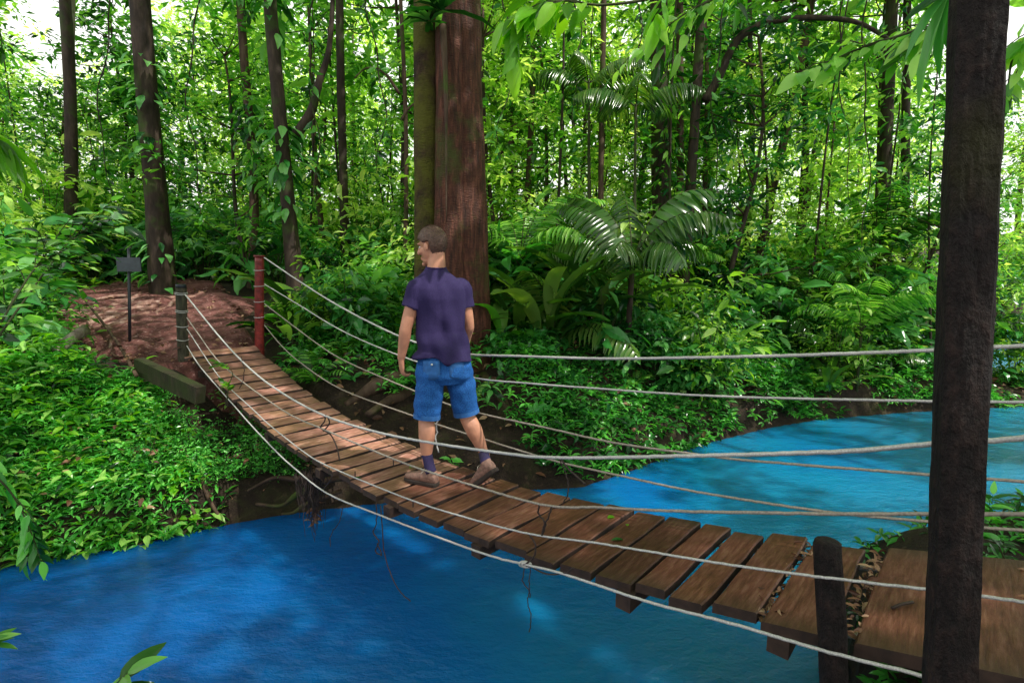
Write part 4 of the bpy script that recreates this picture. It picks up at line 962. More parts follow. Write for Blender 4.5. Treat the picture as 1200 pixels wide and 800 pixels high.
cover('bank_ground_cover', left_reg, 1200, 0.30, 0.13, 0.42, 'leaf_mid', 'darker broader leaves mixed through the herbs of the left bank', 5)
cover('bank_ground_cover', left_reg, 320, 0.34, 0.12, 0.45, 'leaf_bright', 'scattered larger yellow green leaves standing above the herbs of the left bank', 4)
right_reg = [tuple(onz(*p)[:2]) for p in [(420, 592), (600, 574), (680, 572), (750, 548), (820, 522), (900, 502), (960, 492), (1060, 484), (1130, 480), (1230, 476)]] + [(13, 11), (12, 14), (6, 13), (0, 11.5), (-4.5, 11.5), (-3.0, 7.5), (-3.1, 6.0), (-2.2, 5.6)]
cover('slope_ground_cover', right_reg, 11000, 0.22, 0.10, 0.36, 'leaf_cover', 'mixed green herbs covering the far bank behind the man', 6, tone=.42)
cover('slope_ground_cover', right_reg, 3500, 0.30, 0.15, 0.42, 'leaf_cool', 'dark glossy leaves scattered over the far bank slope', 5, tone=.4)
cover('forest_floor_growth', [(-30, 7.5), (-13, 6.5), (-8, 7), (-7.3, 9), (-5, 12), (0, 12), (10, 15), (22, 22), (22, 30), (-30, 30)], 9000, 0.5, 0.22, 0.4, 'leaf_far', 'low sunlit leafy growth over the forest floor in the background', 6, 'rhomb')
near_reg = [(1.2, 0.6), (1.25, 1.6), (1.45, 2.1), (1.95, 2.9), (2.9, 3.1), (4.3, 3.7), (7, 5.0), (9, 5), (6, 2), (3, .5)]
cover('near_bank_growth', near_reg, 1700, 0.10, 0.07, 0.35, 'leaf_cover', 'small green herbs on the near bank at the right end of the bridge', 6)

# leaf litter
def litter(name, poly, n, label, L=0.06, zoff=0.03):
    poly = np.array(poly); q = rng.uniform(poly.min(0), poly.max(0), (n * 3, 2)); q = q[(sdf(q, poly) < 0)]; q = q[np.minimum(sdf(q, river), sdf(q, pool)) > 0.05][:n]
    P = np.column_stack([q, height(q) + zoff]); D = rdir(len(P), 0, .2); Nn = nrm(rng.normal(size=P.shape) * .35 + (0, 0, 1))
    LL = L * rng.uniform(.5, 1.4, len(P)); lm = LM(); lm.leaves(P, D, Nn, LL, LL * .5, kind='oval')
    return tag(lm.build(name, M['leaf_dry'], None), label, 'leaf litter', kind='stuff')
litter('leaf_litter', path_poly, 1100, 'dry brown leaves strewn over the trodden red path', 0.07, 0.06)
litter('leaf_litter', left_reg, 500, 'dry brown leaves caught among the herbs of the left bank', 0.07, 0.22)
litter('leaf_litter', right_reg, 2600, 'dry brown leaves lying on the far bank slope', 0.10, 0.05)

# bushes crowding the left edge of the deck
for s_, w_o, sc in ((4.75, -.22, .30), (5.0, -.40, .34), (5.3, -.30, .36), (5.6, -.38, .40), (5.15, -.7, .4), (5.75, -.7, .45), (5.9, -.35, .36), (4.7, .10, .34), (4.95, .25, .36), (5.25, .12, .38), (4.5, .3, .3), (4.75, .5, .34), (5.4, .4, .36)):
    p = A0 + dv * s_ + nv * w_o; z0 = max(hz(p[0], p[1]), .05)
    sh_p[3].put((p[0], p[1], z0 - .05), rs.uniform(0, 6.3), min(sc, max(.2, (deck_z(s_) - .06 - z0) / 1.25)), 'small dense bush on the left bank crowding against the edge of the bridge', 'bushes beside the left edge of the bridge', 'bush')
# roots over the path
pt_tree = at(192, 330, 9.2)
rt = empty('surface_roots', at(190, 350, 8.6), 'tangle of bare pinkish roots spreading across the dirt path', 'roots')
ro = np.array(rt.location)
for i in range(26):
    a = rs.uniform(-2.9, -1.2); p = np.array([-5.9 + rs.uniform(-.8, .6), 8.6 + rs.uniform(-1.4, .6)]); P = []
    for k in range(9):
        P.append([p[0], p[1], hz(p[0], p[1]) + 0.06 + .02 * math.sin(k * 2 + i)]); a += rs.uniform(-.45, .45); p = p + np.array([math.cos(a), math.sin(a)]) * 0.24
        if not sdf(np.array([p]), path_poly)[0] < .15: break
    if len(P) < 3: continue
    m = MB(); m.add(*tube(smooth_path(P, 4) - ro, [.04, .028, .010], 6)); m.build('root', M['root'], rt)
P = smooth_path([at(100, 352, 7.2), at(118, 375, 6.6), at(140, 405, 5.9), at(160, 440, 5.2)], 5)
o = empty('leaning_pole', P[-1], 'thin leaning stick in front of the dark path sign', 'stick'); m = MB(); m.add(*tube(P - P[-1], [.016, .018, .02], 6)); m.build('stick', M['bark_brown'], o)
# mossy rooty mound at the far left
P0 = at(8, 500, 5.0); mo = empty('mossy_rock', P0, 'mossy rooty boulder at the left edge above the water', 'rock')
V, F = ell((0, 0, 0), (.42, .45, .42), 28, 18); V = np.array([v * (1 + .22 * mnoise.noise(Vector(v * 3)) + .08 * mnoise.noise(Vector(v * 9))) for v in V]); m = MB(); m.add(V, F); m.build('boulder', M['rock'], mo)
for i in range(9):
    a = rs.uniform(-2.6, -.3); P = [np.array([.40 * math.cos(a) * s_, .44 * math.sin(a) * s_, z_]) for s_, z_ in ((.6, .38), (.95, .25), (1.05, 0.0), (1.1 + rs.uniform(-.1, .2), -.3), (1.2, -.5))]
    P = smooth_path(np.array(P) + np.array([[rs.uniform(-.05, .05) for _ in range(3)] for _ in range(5)]), 4); m = MB(); m.add(*tube(P, [.028, .02, .012], 6)); m.build('root', M['root'], mo)

# hanging root clump under the bridge
c0 = onplane(366, 566, 0.0); hr = empty('hanging_root_clump', c0, 'ragged clump of thin dark roots dangling under the bridge edge', 'roots')
mb = MB()
for i in range(70):
    x = rs.uniform(-.13, .10); y = rs.uniform(-.12, .12); L = rs.uniform(.15, .36) if abs(x) > .06 else rs.uniform(.25, .58)
    P = [np.array([x, y, .1])]
    for k in range(6): P.append(P[-1] + np.array([rs.uniform(-.02, .02) - P[-1][0] * .08, rs.uniform(-.02, .02), -L / 6]))
    mb.add(*tube(P, [.004, .003, .0015], 4, False))
mb.build('rootlets', M['wire'], hr)
lm = LM(); n_ = 16; lm.leaves(np.array([[rs.uniform(-.03, .05), rs.uniform(-.05, .05), rs.uniform(-.32, -.15)] for _ in range(n_)]), rdir(n_, -1, .6), rdir(n_), .07, .03, kind='oval'); lm.build('withered_leaves', M['leaf_dry'], hr)
# dark roots in the undercut bank by the bridge
ur = empty('bank_roots', at(350, 575, 4.9), 'dark gnarled roots in the undercut bank below the bridge', 'roots'); uo = np.array(ur.location)
for pts, r_ in (([(420, 560, 4.9), (385, 562, 4.75), (350, 578, 4.7), (330, 592, 4.7), (300, 590, 4.7)], .035), ([(400, 575, 4.9), (360, 590, 4.7), (345, 600, 4.65), (330, 602, 4.7)], .025), ([(380, 545, 5.1), (350, 560, 4.9), (320, 560, 4.8), (290, 575, 4.7)], .03), ([(238, 560, 4.7), (245, 585, 4.62), (262, 612, 4.55)], .025), ([(210, 575, 4.6), (225, 595, 4.5), (232, 615, 4.42)], .02)):
    m = MB(); m.add(*tube(smooth_path([at(*q) for q in pts], 5) - uo, [r_, r_ * .8, r_ * .4], 7, rfun=lambda t, a: 1 + .15 * math.sin(2 * a + 9 * t))); m.build('root', M['bark_brown'], ur)

# ------------------------------------------------------------------ foreground leaves
def leafy_branch(name, label, pts, r, nl, L, W, mat='leaf_bright', spread=.35, kind='broad', drop=.5, sub=6, cat='branch'):
    P = smooth_path([at(*q) for q in pts], 6); o = empty(name, P[0], label, cat); oo = P[0].copy()
    mb = MB(); mb.add(*tube(P - oo, [r, r * .6, r * .3], 6)); lm = LM()
    T_ = nrm(np.gradient(P, axis=0)); LP = []; LD = []
    ends = []
    for k in range(sub):
        i = rs.randrange(len(P) // 4, len(P)); d = nrm(T_[i] + np.array([rs.uniform(-1, 1), rs.uniform(-.6, .6), rs.uniform(-.7, .4)]) * .9)
        q = P[i] + d * spread * rs.uniform(.5, 1); ends.append((P[i], q, d)); mb.add(*tube(smooth_path([P[i] - oo, (P[i] + q) / 2 - oo + (0, 0, .02), q - oo], 3), [r * .4, r * .25, r * .15], 4, False))
    ends.append((P[-4], P[-1], T_[-1]))
    for (a, b, d) in ends:
        for j in range(nl):
            t = (j + 1) / nl; sgn = 1 if j % 2 else -1; side = nrm(np.cross(d, (0, 0, 1)) + np.array([0, 0, 0.001]))
            LP.append(a + (b - a) * t - oo); LD.append(nrm(d * .7 + side * sgn * (.9 if j < nl - 1 else 0) + np.array([0, 0, -drop * rs.uniform(.4, 1.2)])))
    n = len(LP); Nn = nrm(rng.normal(size=(n, 3)) * .35 + np.array([0, -.35, 1]))
    LL = L * rng.uniform(.7, 1.2, n); lm.leaves(np.array(LP), np.array(LD), Nn, LL, W / L * LL, kind=kind)
    lm.build('leaves', M[mat], o, True); mb.build('twigs', M['stem'], o); return o
leafy_branch('overhanging_branch', 'sunlit branch of broad bright green leaves hanging in at top centre', [(830, -70, 3.2), (780, -10, 3.2), (710, 6, 3.2), (650, 2, 3.2), (605, 30, 3.2)], .012, 5, .20, .095, 'leaf_bright', .26, sub=9, drop=1.0)
leafy_branch('overhanging_branch', 'thin branch of small bright leaves hanging in above the arched branch', [(900, -60, 3.6), (850, -10, 3.6), (800, 18, 3.6), (760, 50, 3.6)], .010, 5, .15, .06, 'leaf_mid', .32, sub=7)
leafy_branch('overhanging_branch', 'leafy branch hanging in beside the top of the tall foreground post', [(1180, -30, 2.6), (1120, 20, 2.8), (1060, 40, 2.9), (1000, 60, 3.0), (975, 72, 3)], .012, 6, .13, .065, 'leaf_mid', .30, sub=9)
leafy_branch('overhanging_branch', 'leafy branch right of the tall foreground post at the top right corner', [(1260, -30, 2.4), (1225, 30, 2.4), (1190, 60, 2.5), (1180, 110, 2.5)], .010, 6, .11, .05, 'leaf_mid', .22, sub=6)
leafy_branch('overhanging_branch', 'yellow green large leaves reaching in from the left edge', [(-60, 120, 3.0), (-30, 140, 3.0), (0, 165, 3.0)], .012, 6, .30, .08, 'leaf_bright', .2, sub=3)
leafy_branch('leafy_sapling', 'sunlit sapling leaves at the left edge above the rooty boulder', [(-40, 480, 4.2), (-10, 400, 4.3), (30, 330, 4.5), (60, 290, 4.6)], .014, 7, .17, .075, 'leaf_mid', .42, sub=12)
leafy_branch('leafy_sapling', 'glossy leaved sapling right of the left edge, in front of the path sign', [(-20, 420, 4.8), (30, 350, 5.0), (75, 290, 5.1), (110, 262, 5.2)], .014, 7, .20, .09, 'leaf_cool', .45, sub=12)
leafy_branch('leafy_sapling', 'leafy sapling hanging over the water at the lower left edge', [(-60, 470, 2.9), (-20, 540, 2.9), (15, 580, 2.9), (40, 630, 2.9)], .010, 6, .12, .05, 'leaf_cover', .26, sub=10)
leafy_branch('foreground_plant', 'big glossy leaf cluster poking up at the bottom left edge of the picture', [(60, 880, 1.25), (105, 830, 1.3), (150, 788, 1.32)], .006, 5, .12, .05, 'leaf_mid', .09, drop=.45, sub=4, cat='plant')
leafy_branch('foreground_plant', 'few small leaves at the left edge low over the water', [(-70, 790, 1.5), (-30, 760, 1.5), (-8, 748, 1.5)], .004, 5, .06, .02, 'leaf_mid', .05, drop=.2, sub=2, cat='plant')
leafy_branch('bank_seedling', 'small leafy seedling beside the planks at the right edge', [(1195, 690, 2.05), (1175, 650, 2.1), (1165, 622, 2.1), (1160, 605, 2.1)], .005, 5, .08, .035, 'leaf_cover', .14, sub=6, drop=.1, cat='plant')
# dark strap leaves hanging by the big post
b = at(1110, -8, 1.9); o = empty('epiphyte', b, 'dark strap leaves hanging down at the top left of the tall foreground post', 'plant')
lm = LM()
lm.leaves(np.zeros((5, 3)), np.array([(-.35, 0, -1), (-.15, 0, -1), (-.7, 0, -.8), (.1, .1, -1), (-.9, 0, -.35)]), np.array([(-1, -.6, .2)] * 5, float), np.array([.36, .26, .22, .2, .15]), .035, kind='blade'); lm.build('leaves', M['leaf_cool'], o, True)

# fallen leaves on the deck
def deck_leaf(px, py, L, W, mat, label, az):
    p = ondeck(px, py, 0.008); lm = LM(); lm.leaves(np.zeros((1, 3)), np.array([(math.cos(az), math.sin(az), .08)]), np.array([(0, 0, 1.)]), np.array([L]), np.array([W]), kind='oval')
    o = lm.build('fallen_leaf', M[mat], None, True); o.location = tuple(p); tag(o, label, 'leaf')
deck_leaf(712, 607, .06, .04, 'leaf_bright', 'curled yellow green leaf standing on a plank near the middle of the deck', .5)
deck_leaf(716, 633, .075, .03, 'leaf_cover', 'flat dark green leaf lying across a plank gap', .2)
deck_leaf(480, 548, .05, .035, 'leaf_bright', 'pale green leaf beside the man\'s left shoe', 1.0)
deck_leaf(414, 560, .06, .03, 'leaf_cover', 'green leaf near the deck edge by the hanging roots', .3)
deck_leaf(302, 478, .05, .03, 'leaf_dry', 'tan leaf on the planks toward the far end', .3)
deck_leaf(367, 490, .06, .03, 'leaf_dry', 'pale dry leaf on the planks where the tie wire meets the rail', .3)
deck_leaf(735, 616, .03, .02, 'leaf_bright', 'tiny yellow leaf scrap on a plank edge', 1.3)
# seedling growing at the far left of deck
leafy_branch('deck_seedling', 'spindly seedling growing beside the left edge of the far planks', [(266, 470, 4.75), (268, 452, 4.75), (272, 435, 4.75), (252, 424, 4.75)], .006, 5, .07, .04, 'leaf_bright', .10, sub=4, drop=0, cat='plant')
# debris between near planks
def debris():
    lm = LM(); P = []
    for i in range(420):
        s = rng.choice([-0.455, -1.09, -1.83, -0.1]) * S_ + rng.normal() * .016; w = rng.uniform(0.02, WID); P.append(dpt(s, w, rng.uniform(-.05, 0.004)))
    n = len(P); LL = rng.uniform(.02, .06, n); lm.leaves(np.array(P), rdir(n, 0, .3), rdir(n, 1.5, .6), LL, LL * .35, kind='oval'); o = lm.build('leaf_debris', M['leaf_dry'], None); tag(o, 'twigs and dead leaves packed in the gaps between the near planks', 'debris', kind='stuff')
debris()
st = ondeck(1045, 712, .008); st2 = ondeck(1070, 705, .010); o = empty('twig', st, 'short dark twig lying on the wide near plank', 'twig'); m = MB(); m.add(*tube(smooth_path([np.zeros(3), (st2 - st) / 2 + (0, 0, .004), st2 - st], 3), .005, 6)); m.build('stick', M['wire'], o)
# root stump beside the deck
p = at(1073, 655, 2.45); o = empty('root_stump', p - (0, 0, .1), 'small tangled root stump at the far edge of the near planks', 'roots')
for i in range(12):
    a = rs.uniform(0, 6.3); m = MB(); m.add(*tube(smooth_path([(0, 0, .12), (.05 * math.cos(a), .05 * math.sin(a), .1), (.12 * math.cos(a), .12 * math.sin(a), .03), (.18 * math.cos(a), .18 * math.sin(a), -.05)], 3), [.018, .012, .005], 6)); m.build('root', M['bark_brown'], o)

# ------------------------------------------------------------------ the walking man
def fuse(mb, name, mat, parent, voxel, it=4, fac=0.5, fn=None):
    o = mb.build(name, mat, None)
    r = o.modifiers.new('r', 'REMESH'); r.mode = 'VOXEL'; r.voxel_size = voxel; r.use_smooth_shade = True
    s = o.modifiers.new('s', 'SMOOTH'); s.iterations = it; s.factor = fac
    bpy.context.view_layer.update()
    me = bpy.data.meshes.new_from_object(o.evaluated_get(bpy.context.evaluated_depsgraph_get()))
    bpy.data.objects.remove(o)
    if fn is not None:
        n = len(me.vertices); co = np.empty(n * 3, np.float32); no = np.empty(n * 3, np.float32)
        me.vertices.foreach_get('co', co); me.vertices.foreach_get('normal', no)
        co = co.reshape(-1, 3); no = no.reshape(-1, 3); co = fn(co.astype(float), no.astype(float))
        me.vertices.foreach_set('co', np.asarray(co, np.float32).ravel()); me.update()
    me.name = name; me.materials.clear(); me.materials.append(mat)
    for p in me.polygons: p.use_smooth = True
    q = bpy.data.objects.new(name, me); COL.objects.link(q); q.parent = parent; return q

psi = R(18); rx = np.array([math.cos(psi), math.sin(psi), 0]); fx = np.array([-math.sin(psi), math.cos(psi), 0]); zx = np.array([0, 0, 1.0])
FL = ondeck(497, 566); FR = ondeck(561, 569)
YL = FL[1]
man = empty('person', (FL + FR) / 2, 'man in a violet t-shirt and blue denim shorts walking away along the plank bridge', 'person')
MO = np.array(man.location)
Yb = YL + 0.10
def J(px, py, dy=0.0): return at(px, py, Yb + dy) - MO
print('man: left foot', FL, 'right foot', FR, 'head top z above foot', (at(505, 266, Yb)[2] - FL[2]))
hipL, kneeL, ankL = J(506, 430, -.04), J(500, 491, -.06), J(500, 541, -.10)
hipR, kneeR, ankR = J(536, 430, .05), J(547, 486, .06), J(569, 534, .06)
body = MB()
def ring_loft(mb, rings, seg=28, ax=(None, None), p=1.0):
    P = np.array([q[0] for q in rings]); rr = [(q[1], q[2]) for q in rings]
    n = len(P) * 3; 
    Q = smooth_path(P, 3); t = np.linspace(0, 1, len(P)); tt = np.linspace(0, 1, len(Q)); rr = np.array(rr)
    rad = np.stack([np.interp(tt, t, rr[:, 0]), np.interp(tt, t, rr[:, 1])], 1)
    mb.add(*tube(Q, rad, seg, True, axes=ax))
A_ = (rx, fx)
ring_loft(body, [(J(522, 446), .15, .10), (J(521, 430), .165, .115), (J(518, 405), .13, .085), (J(516, 380), .125, .075), (J(514, 355), .135, .085), (J(513, 340), .145, .08), (J(512, 328), .11, .065), (J(511, 319), .060, .058)], ax=A_)
for (h, k, a, rr) in ((hipL, kneeL, ankL, (.088, .082, .057, .060, .058, .036, .034)), (hipR, kneeR, ankR, (.088, .082, .057, .062, .060, .037, .035))):
    back = -fx * .012
    P = [h, h + (k - h) * .5, k, k + (a - k) * .25 + back, k + (a - k) * .42 + back, k + (a - k) * .85, a]
    body.add(*tube(smooth_path(P, 4), list(rr), 18))
    body.add(*ell(k, (.055, .055, .06), 14, 10)); body.add(*ell(a, (.034, .034, .034), 12, 8))
shL, elL, wrL = J(489, 339, -.05), J(476, 383, -.07), J(470, 421, -.03)
shR, elR, wrR = J(541, 339, .09), J(549, 380, .12), J(543, 412, .26)
for (s, e, w) in ((shL, elL, wrL), (shR, elR, wrR)):
    P = [s, s + (e - s) * .45, e, e + (w - e) * .28, e + (w - e) * .7, w]
    body.add(*tube(smooth_path(P, 4), [.058, .052, .042, .043, .034, .026], 16)); body.add(*ell(s, (.062, .062, .062), 14, 10)); body.add(*ell(e, (.042, .042, .042), 12, 8))
def hand(mb, w, d, p, s, k=1.0):
    d = nrm(d); p = nrm(p - d * np.dot(p, d)); s = nrm(np.cross(d, p)) * (1 if np.dot(np.cross(d, p), s) > 0 else -1)
    rings = [(w - d * .01, .026, .021), (w + d * .02 * k, .032, .019), (w + d * .055 * k, .040, .017), (w + d * .088 * k, .041, .014)]
    mb.add(*tube(np.array([q[0] for q in rings]), [(q[1], q[2]) for q in rings], 16, True, axes=(s, p)))
    for so_, L, b0 in ((.031, .070, 12), (.0105, .080, 20), (-.0105, .074, 28), (-.031, .060, 34)):
        P = [w + d * .07 * k + s * so_ * .85, w + d * .088 * k + s * so_]; a = 0; 
        for sl, ba in ((.45, b0), (.30, b0 + 14), (.25, b0)):
            a += R(ba); dd = d * math.cos(a) + p * math.sin(a) + s * so_ * 2.0
            P.append(P[-1] + nrm(dd) * L * sl * k)
        mb.add(*tube(smooth_path(P, 3), [.0105, .0095, .0088, .008, .0066], 10)); mb.add(*ell(P[-1], (.0068,) * 3, 8, 6))
    P = [w + d * .02 + s * .02, w + d * .045 + s * .045 + p * .008, w + d * .072 + s * .058 + p * .018, w + d * .095 + s * .058 + p * .028]
    mb.add(*tube(smooth_path(P, 3), [.015, .0125, .0105, .008], 10)); mb.add(*ell(P[-1], (.0085,) * 3, 8, 6))
hand(body, wrL, np.array([0, 0, -1]) + fx * .18 + rx * .08, rx + fx * .2, fx)
hand(body, wrR, np.array([0, 0, -.8]) + fx * .5, -rx + fx * .2, fx + np.array([0, 0, .4]))
# head
hy = R(62); hf = np.array([-math.sin(hy), math.cos(hy), 0]); hr_ = np.array([math.cos(hy), math.sin(hy), 0])
nod = R(-10); hf2 = hf * math.cos(nod) + zx * math.sin(nod); hz2 = zx * math.cos(nod) - hf * math.sin(nod)
HC = J(505.5, 288.5, .03); HA = np.array([hr_, hf2, hz2])
def H(x, y, z): return HC + np.array([x, y, z]) @ HA * 1.12
body.add(*ell(H(0, -.012, .028), (.074, .094, .084), 30, 20, HA)); body.add(*ell(H(0, .022, -.025), (.060, .064, .080), 26, 16, HA))
body.add(*ell(H(0, .036, -.078), (.042, .046, .034), 20, 12, HA)); body.add(*ell(H(0, .074, -.100), (.022, .018, .017), 14, 10, HA))
body.add(*tube([H(0, .083, .016), H(0, .096, -.006), H(0, .106, -.026)], [.009, .012, .016], 12)); body.add(*ell(H(0, .101, -.029), (.017, .014, .010), 12, 8, HA))
body.add(*ell(H(0, .072, .026), (.048, .018, .012), 18, 10, HA)); body.add(*ell(H(0, .084, -.058), (.024, .011, .007), 14, 8, HA)); body.add(*ell(H(0, .082, -.069), (.021, .011, .007), 14, 8, HA))
for sg_ in (-1, 1):
    body.add(*ell(H(sg_ * .075, -.012, -.010), (.010, .019, .031), 16, 12, HA)); body.add(*ell(H(sg_ * .072, -.004, -.014), (.012, .010, .016), 12, 8, HA))
    body.add(*ell(H(sg_ * .042, .055, -.028), (.022, .022, .02), 14, 8, HA))
body.add(*tube(smooth_path([H(0, -.028, -.03), H(0, -.03, -.075), J(511, 318, .02)], 4), [(.052, .056), (.054, .056), (.074, .068)], 22))
fuse(body, 'body', M['skin'], man, .0046, 5)
for sg_ in (-1, 1):
    m = MB(); m.add(*ell(H(sg_ * .030, .066, .004), (.010, .009, .008), 12, 8, HA)); m.build('eye', M['eye'], man)
# hair: thick short cap with an uneven edge
V, F = ell((0, 0, 0), (1, 1, 1), 72, 50); V = np.array(V); hv = []
for v in V:
    rr = np.array([.0795, .1, .096 if v[2] > 0 else .112]) * (1 + .035 * mnoise.noise(Vector(v * 9)) + .02 * mnoise.noise(Vector(v * 22))); hv.append(v * rr + np.array([0, -.012, .030]))
hv = np.array(hv)
def hairy(c):
    x, y, z = c; line = -.088 if y < -.05 else (-.088 + (y + .05) / .035 * .088 if y < -.015 else (.0 + (y + .015) / .06 * .056 if y < .045 else .056))
    if abs(x) > .06 and -.035 < y < .012: line = max(line, .022)
    return z > line + .004 * mnoise.noise(Vector(c) * 120)
keep = [f for f in F if hairy(hv[list(f)].mean(0))]
used = sorted({i for f in keep for i in f}); mp_ = {i: k for k, i in enumerate(used)}
o = mk('hair', np.array([H(*hv[i]) for i in used]), [tuple(mp_[i] for i in f) for f in keep], M['hair'], man)
sd_m = o.modifiers.new('solid', 'SOLIDIFY'); sd_m.thickness = 0.012; sd_m.offset = -1
# fine hair tufts
lm = LM(); K = np.array([hv[list(f)].mean(0) for f in keep]); K = K[rng.integers(0, len(K), 1500)] + rng.normal(size=(1500, 3)) * .002; nn_ = nrm(K - np.array([0, -.012, .03]))
D = nrm(nn_ * .55 + np.array([0, -.5, -.45]) + rng.normal(size=K.shape) * .22); lm.leaves(np.array([H(*k) for k in K]), D @ HA, nn_ @ HA, .011, .0020, kind='rhomb'); lm.build('hair_tufts', M['hair'], man)

# t-shirt
sh = MB()
ring_loft(sh, [(J(519.5, 420, -.0), .212, .160), (J(519, 410), .199, .147), (J(518, 400), .186, .135), (J(517, 388), .174, .122), (J(516, 368), .176, .128), (J(514, 350), .186, .132), (J(513, 338), .192, .122), (J(512.5, 331), .172, .104), (J(512, 325), .132, .088), (J(511.5, 319), .092, .076), (J(511, 314), .069, .066)], 40, ax=A_)
for (s, e, k) in ((shL, elL, 0), (shR, elR, 1)):
    d = nrm(e - s)
    sh.add(*tube(smooth_path([s + (J(513, 338) - s) * .35 + zx * .01, s - d * .01, s + d * .07, s + d * .135], 4), [.070, .074, .068, .070], 20))
    sh.add(*ell(s, (.073, .073, .070), 18, 12))
def shirt_fn(co, no):
    u = (co - J(514, 350)) @ rx; q = (co - J(514, 350)) @ fx; z = co[:, 2] - J(514, 414)[2]
    low = np.clip(1.2 - z / .42, 0.12, 1); torso = (np.abs(u) < .19)
    f = np.sin(u * 55 + 4 * np.sin(z * 6) + 1.2) * .5 + np.sin(u * 34 - z * 17 + .5) * .6 + np.sin(-u * 26 - z * 22 + 2) * .5 + np.sin(u * 18 + z * 34) * .35 * np.exp(-((z - .04) / .08) ** 2) * 2
    nz_ = np.array([mnoise.noise(Vector((a * 14, b * 14, c * 7))) for a, b, c in co])
    disp = .0115 * f * low * torso + .011 * nz_
    disp -= .007 * np.exp(-(u / .022) ** 2) * (q < 0) * np.clip(z / .15, 0, 1) * np.clip((.42 - z) / .1, 0, 1)
    co = co + no * disp[:, None]
    # uneven hem that hangs lower on the right
    hem = z < .03; co[:, 2] -= np.where(hem, (.03 - z) * 0 + .012 * np.sin(u * 22 + 1) + .03 * np.clip(u / .18, -.3, 1), 0) * np.clip((.03 - z) / .03, 0, 1)
    return co
fuse(sh, 't_shirt', M['shirt'], man, .006, 5, fn=shirt_fn)
m = MB(); m.add(*tube([J(511, 313.5) + rx * .068 * math.cos(a) + fx * .066 * math.sin(a) + zx * .008 * math.sin(a) for a in np.linspace(0, 6.283, 30)], .006, 8)); m.build('collar', M['shirt'], man)
# shorts
so = MB()
ring_loft(so, [(J(518, 404), .150, .104), (J(519, 414), .168, .118), (J(521, 428), .188, .136), (J(522, 440), .192, .138), (J(522, 448), .17, .115)], 36, ax=A_)
for (h, k, cx) in ((hipL, kneeL, -1), (hipR, kneeR, 1)):
    d = k - h
    so.add(*tube(smooth_path([h + zx * .02, h + d * .35, h + d * .72, h + d * .95], 4), [.104, .103, .096, .094], 26))
def so_fn(co, no):
    z = co[:, 2] - J(518, 404)[2]
    nz_ = np.array([mnoise.noise(Vector((a * 11, b * 11, c * 16))) for a, b, c in co]); n2 = np.array([mnoise.noise(Vector((a * 26, b * 26, c * 12 + 5))) for a, b, c in co])
    return co + no * (.011 * nz_ + .004 * n2)[:, None]
fuse(so, 'shorts', M['denim'], man, .006, 4, fn=so_fn)
for (h, k) in ((hipL, kneeL), (hipR, kneeR)):
    d = nrm(k - h); c = h + (k - h) * .93; X = nrm(np.cross(d, fx)); Y_ = np.cross(d, X)
    m = MB(); m.add(*tube([c - d * .016, c + d * .018], .097, 28, False)); m.build('hem', M['denim_seam'], man)
# back pocket with button, waistband loop
def back(u, z_px, lift=.0):
    c = J(519, z_px); zz = (z_px - 404) / 44; a = .18 + .02 * min(1, zz); b_ = .122 + .018 * min(1, zz)
    v = -b_ * math.sqrt(max(0, 1 - (u / a) ** 2)); return c + rx * u + fx * (v - lift)
for u0 in (-.10, .075):
    V = []; F = []
    for i in range(6):
        for j in range(5): V.append(back(u0 - .055 + .11 * i / 5, 419 + 19 * j / 4 + (3 * (1 - abs(i - 2.5) / 2.5) if j == 4 else 0), .012))
    for i in range(5):
        for j in range(4): F.append((i * 5 + j, i * 5 + j + 1, i * 5 + j + 6, i * 5 + j + 5))
    o = mk('back_pocket', V, F, M['denim_seam'], man); q = o.modifiers.new('s', 'SOLIDIFY'); q.thickness = .004
    if u0 < 0:
        m = MB(); m.add(*ell(back(u0, 423, .022), (.008, .005, .008), 12, 8)); b_o = m.build('button', M['button'], o)
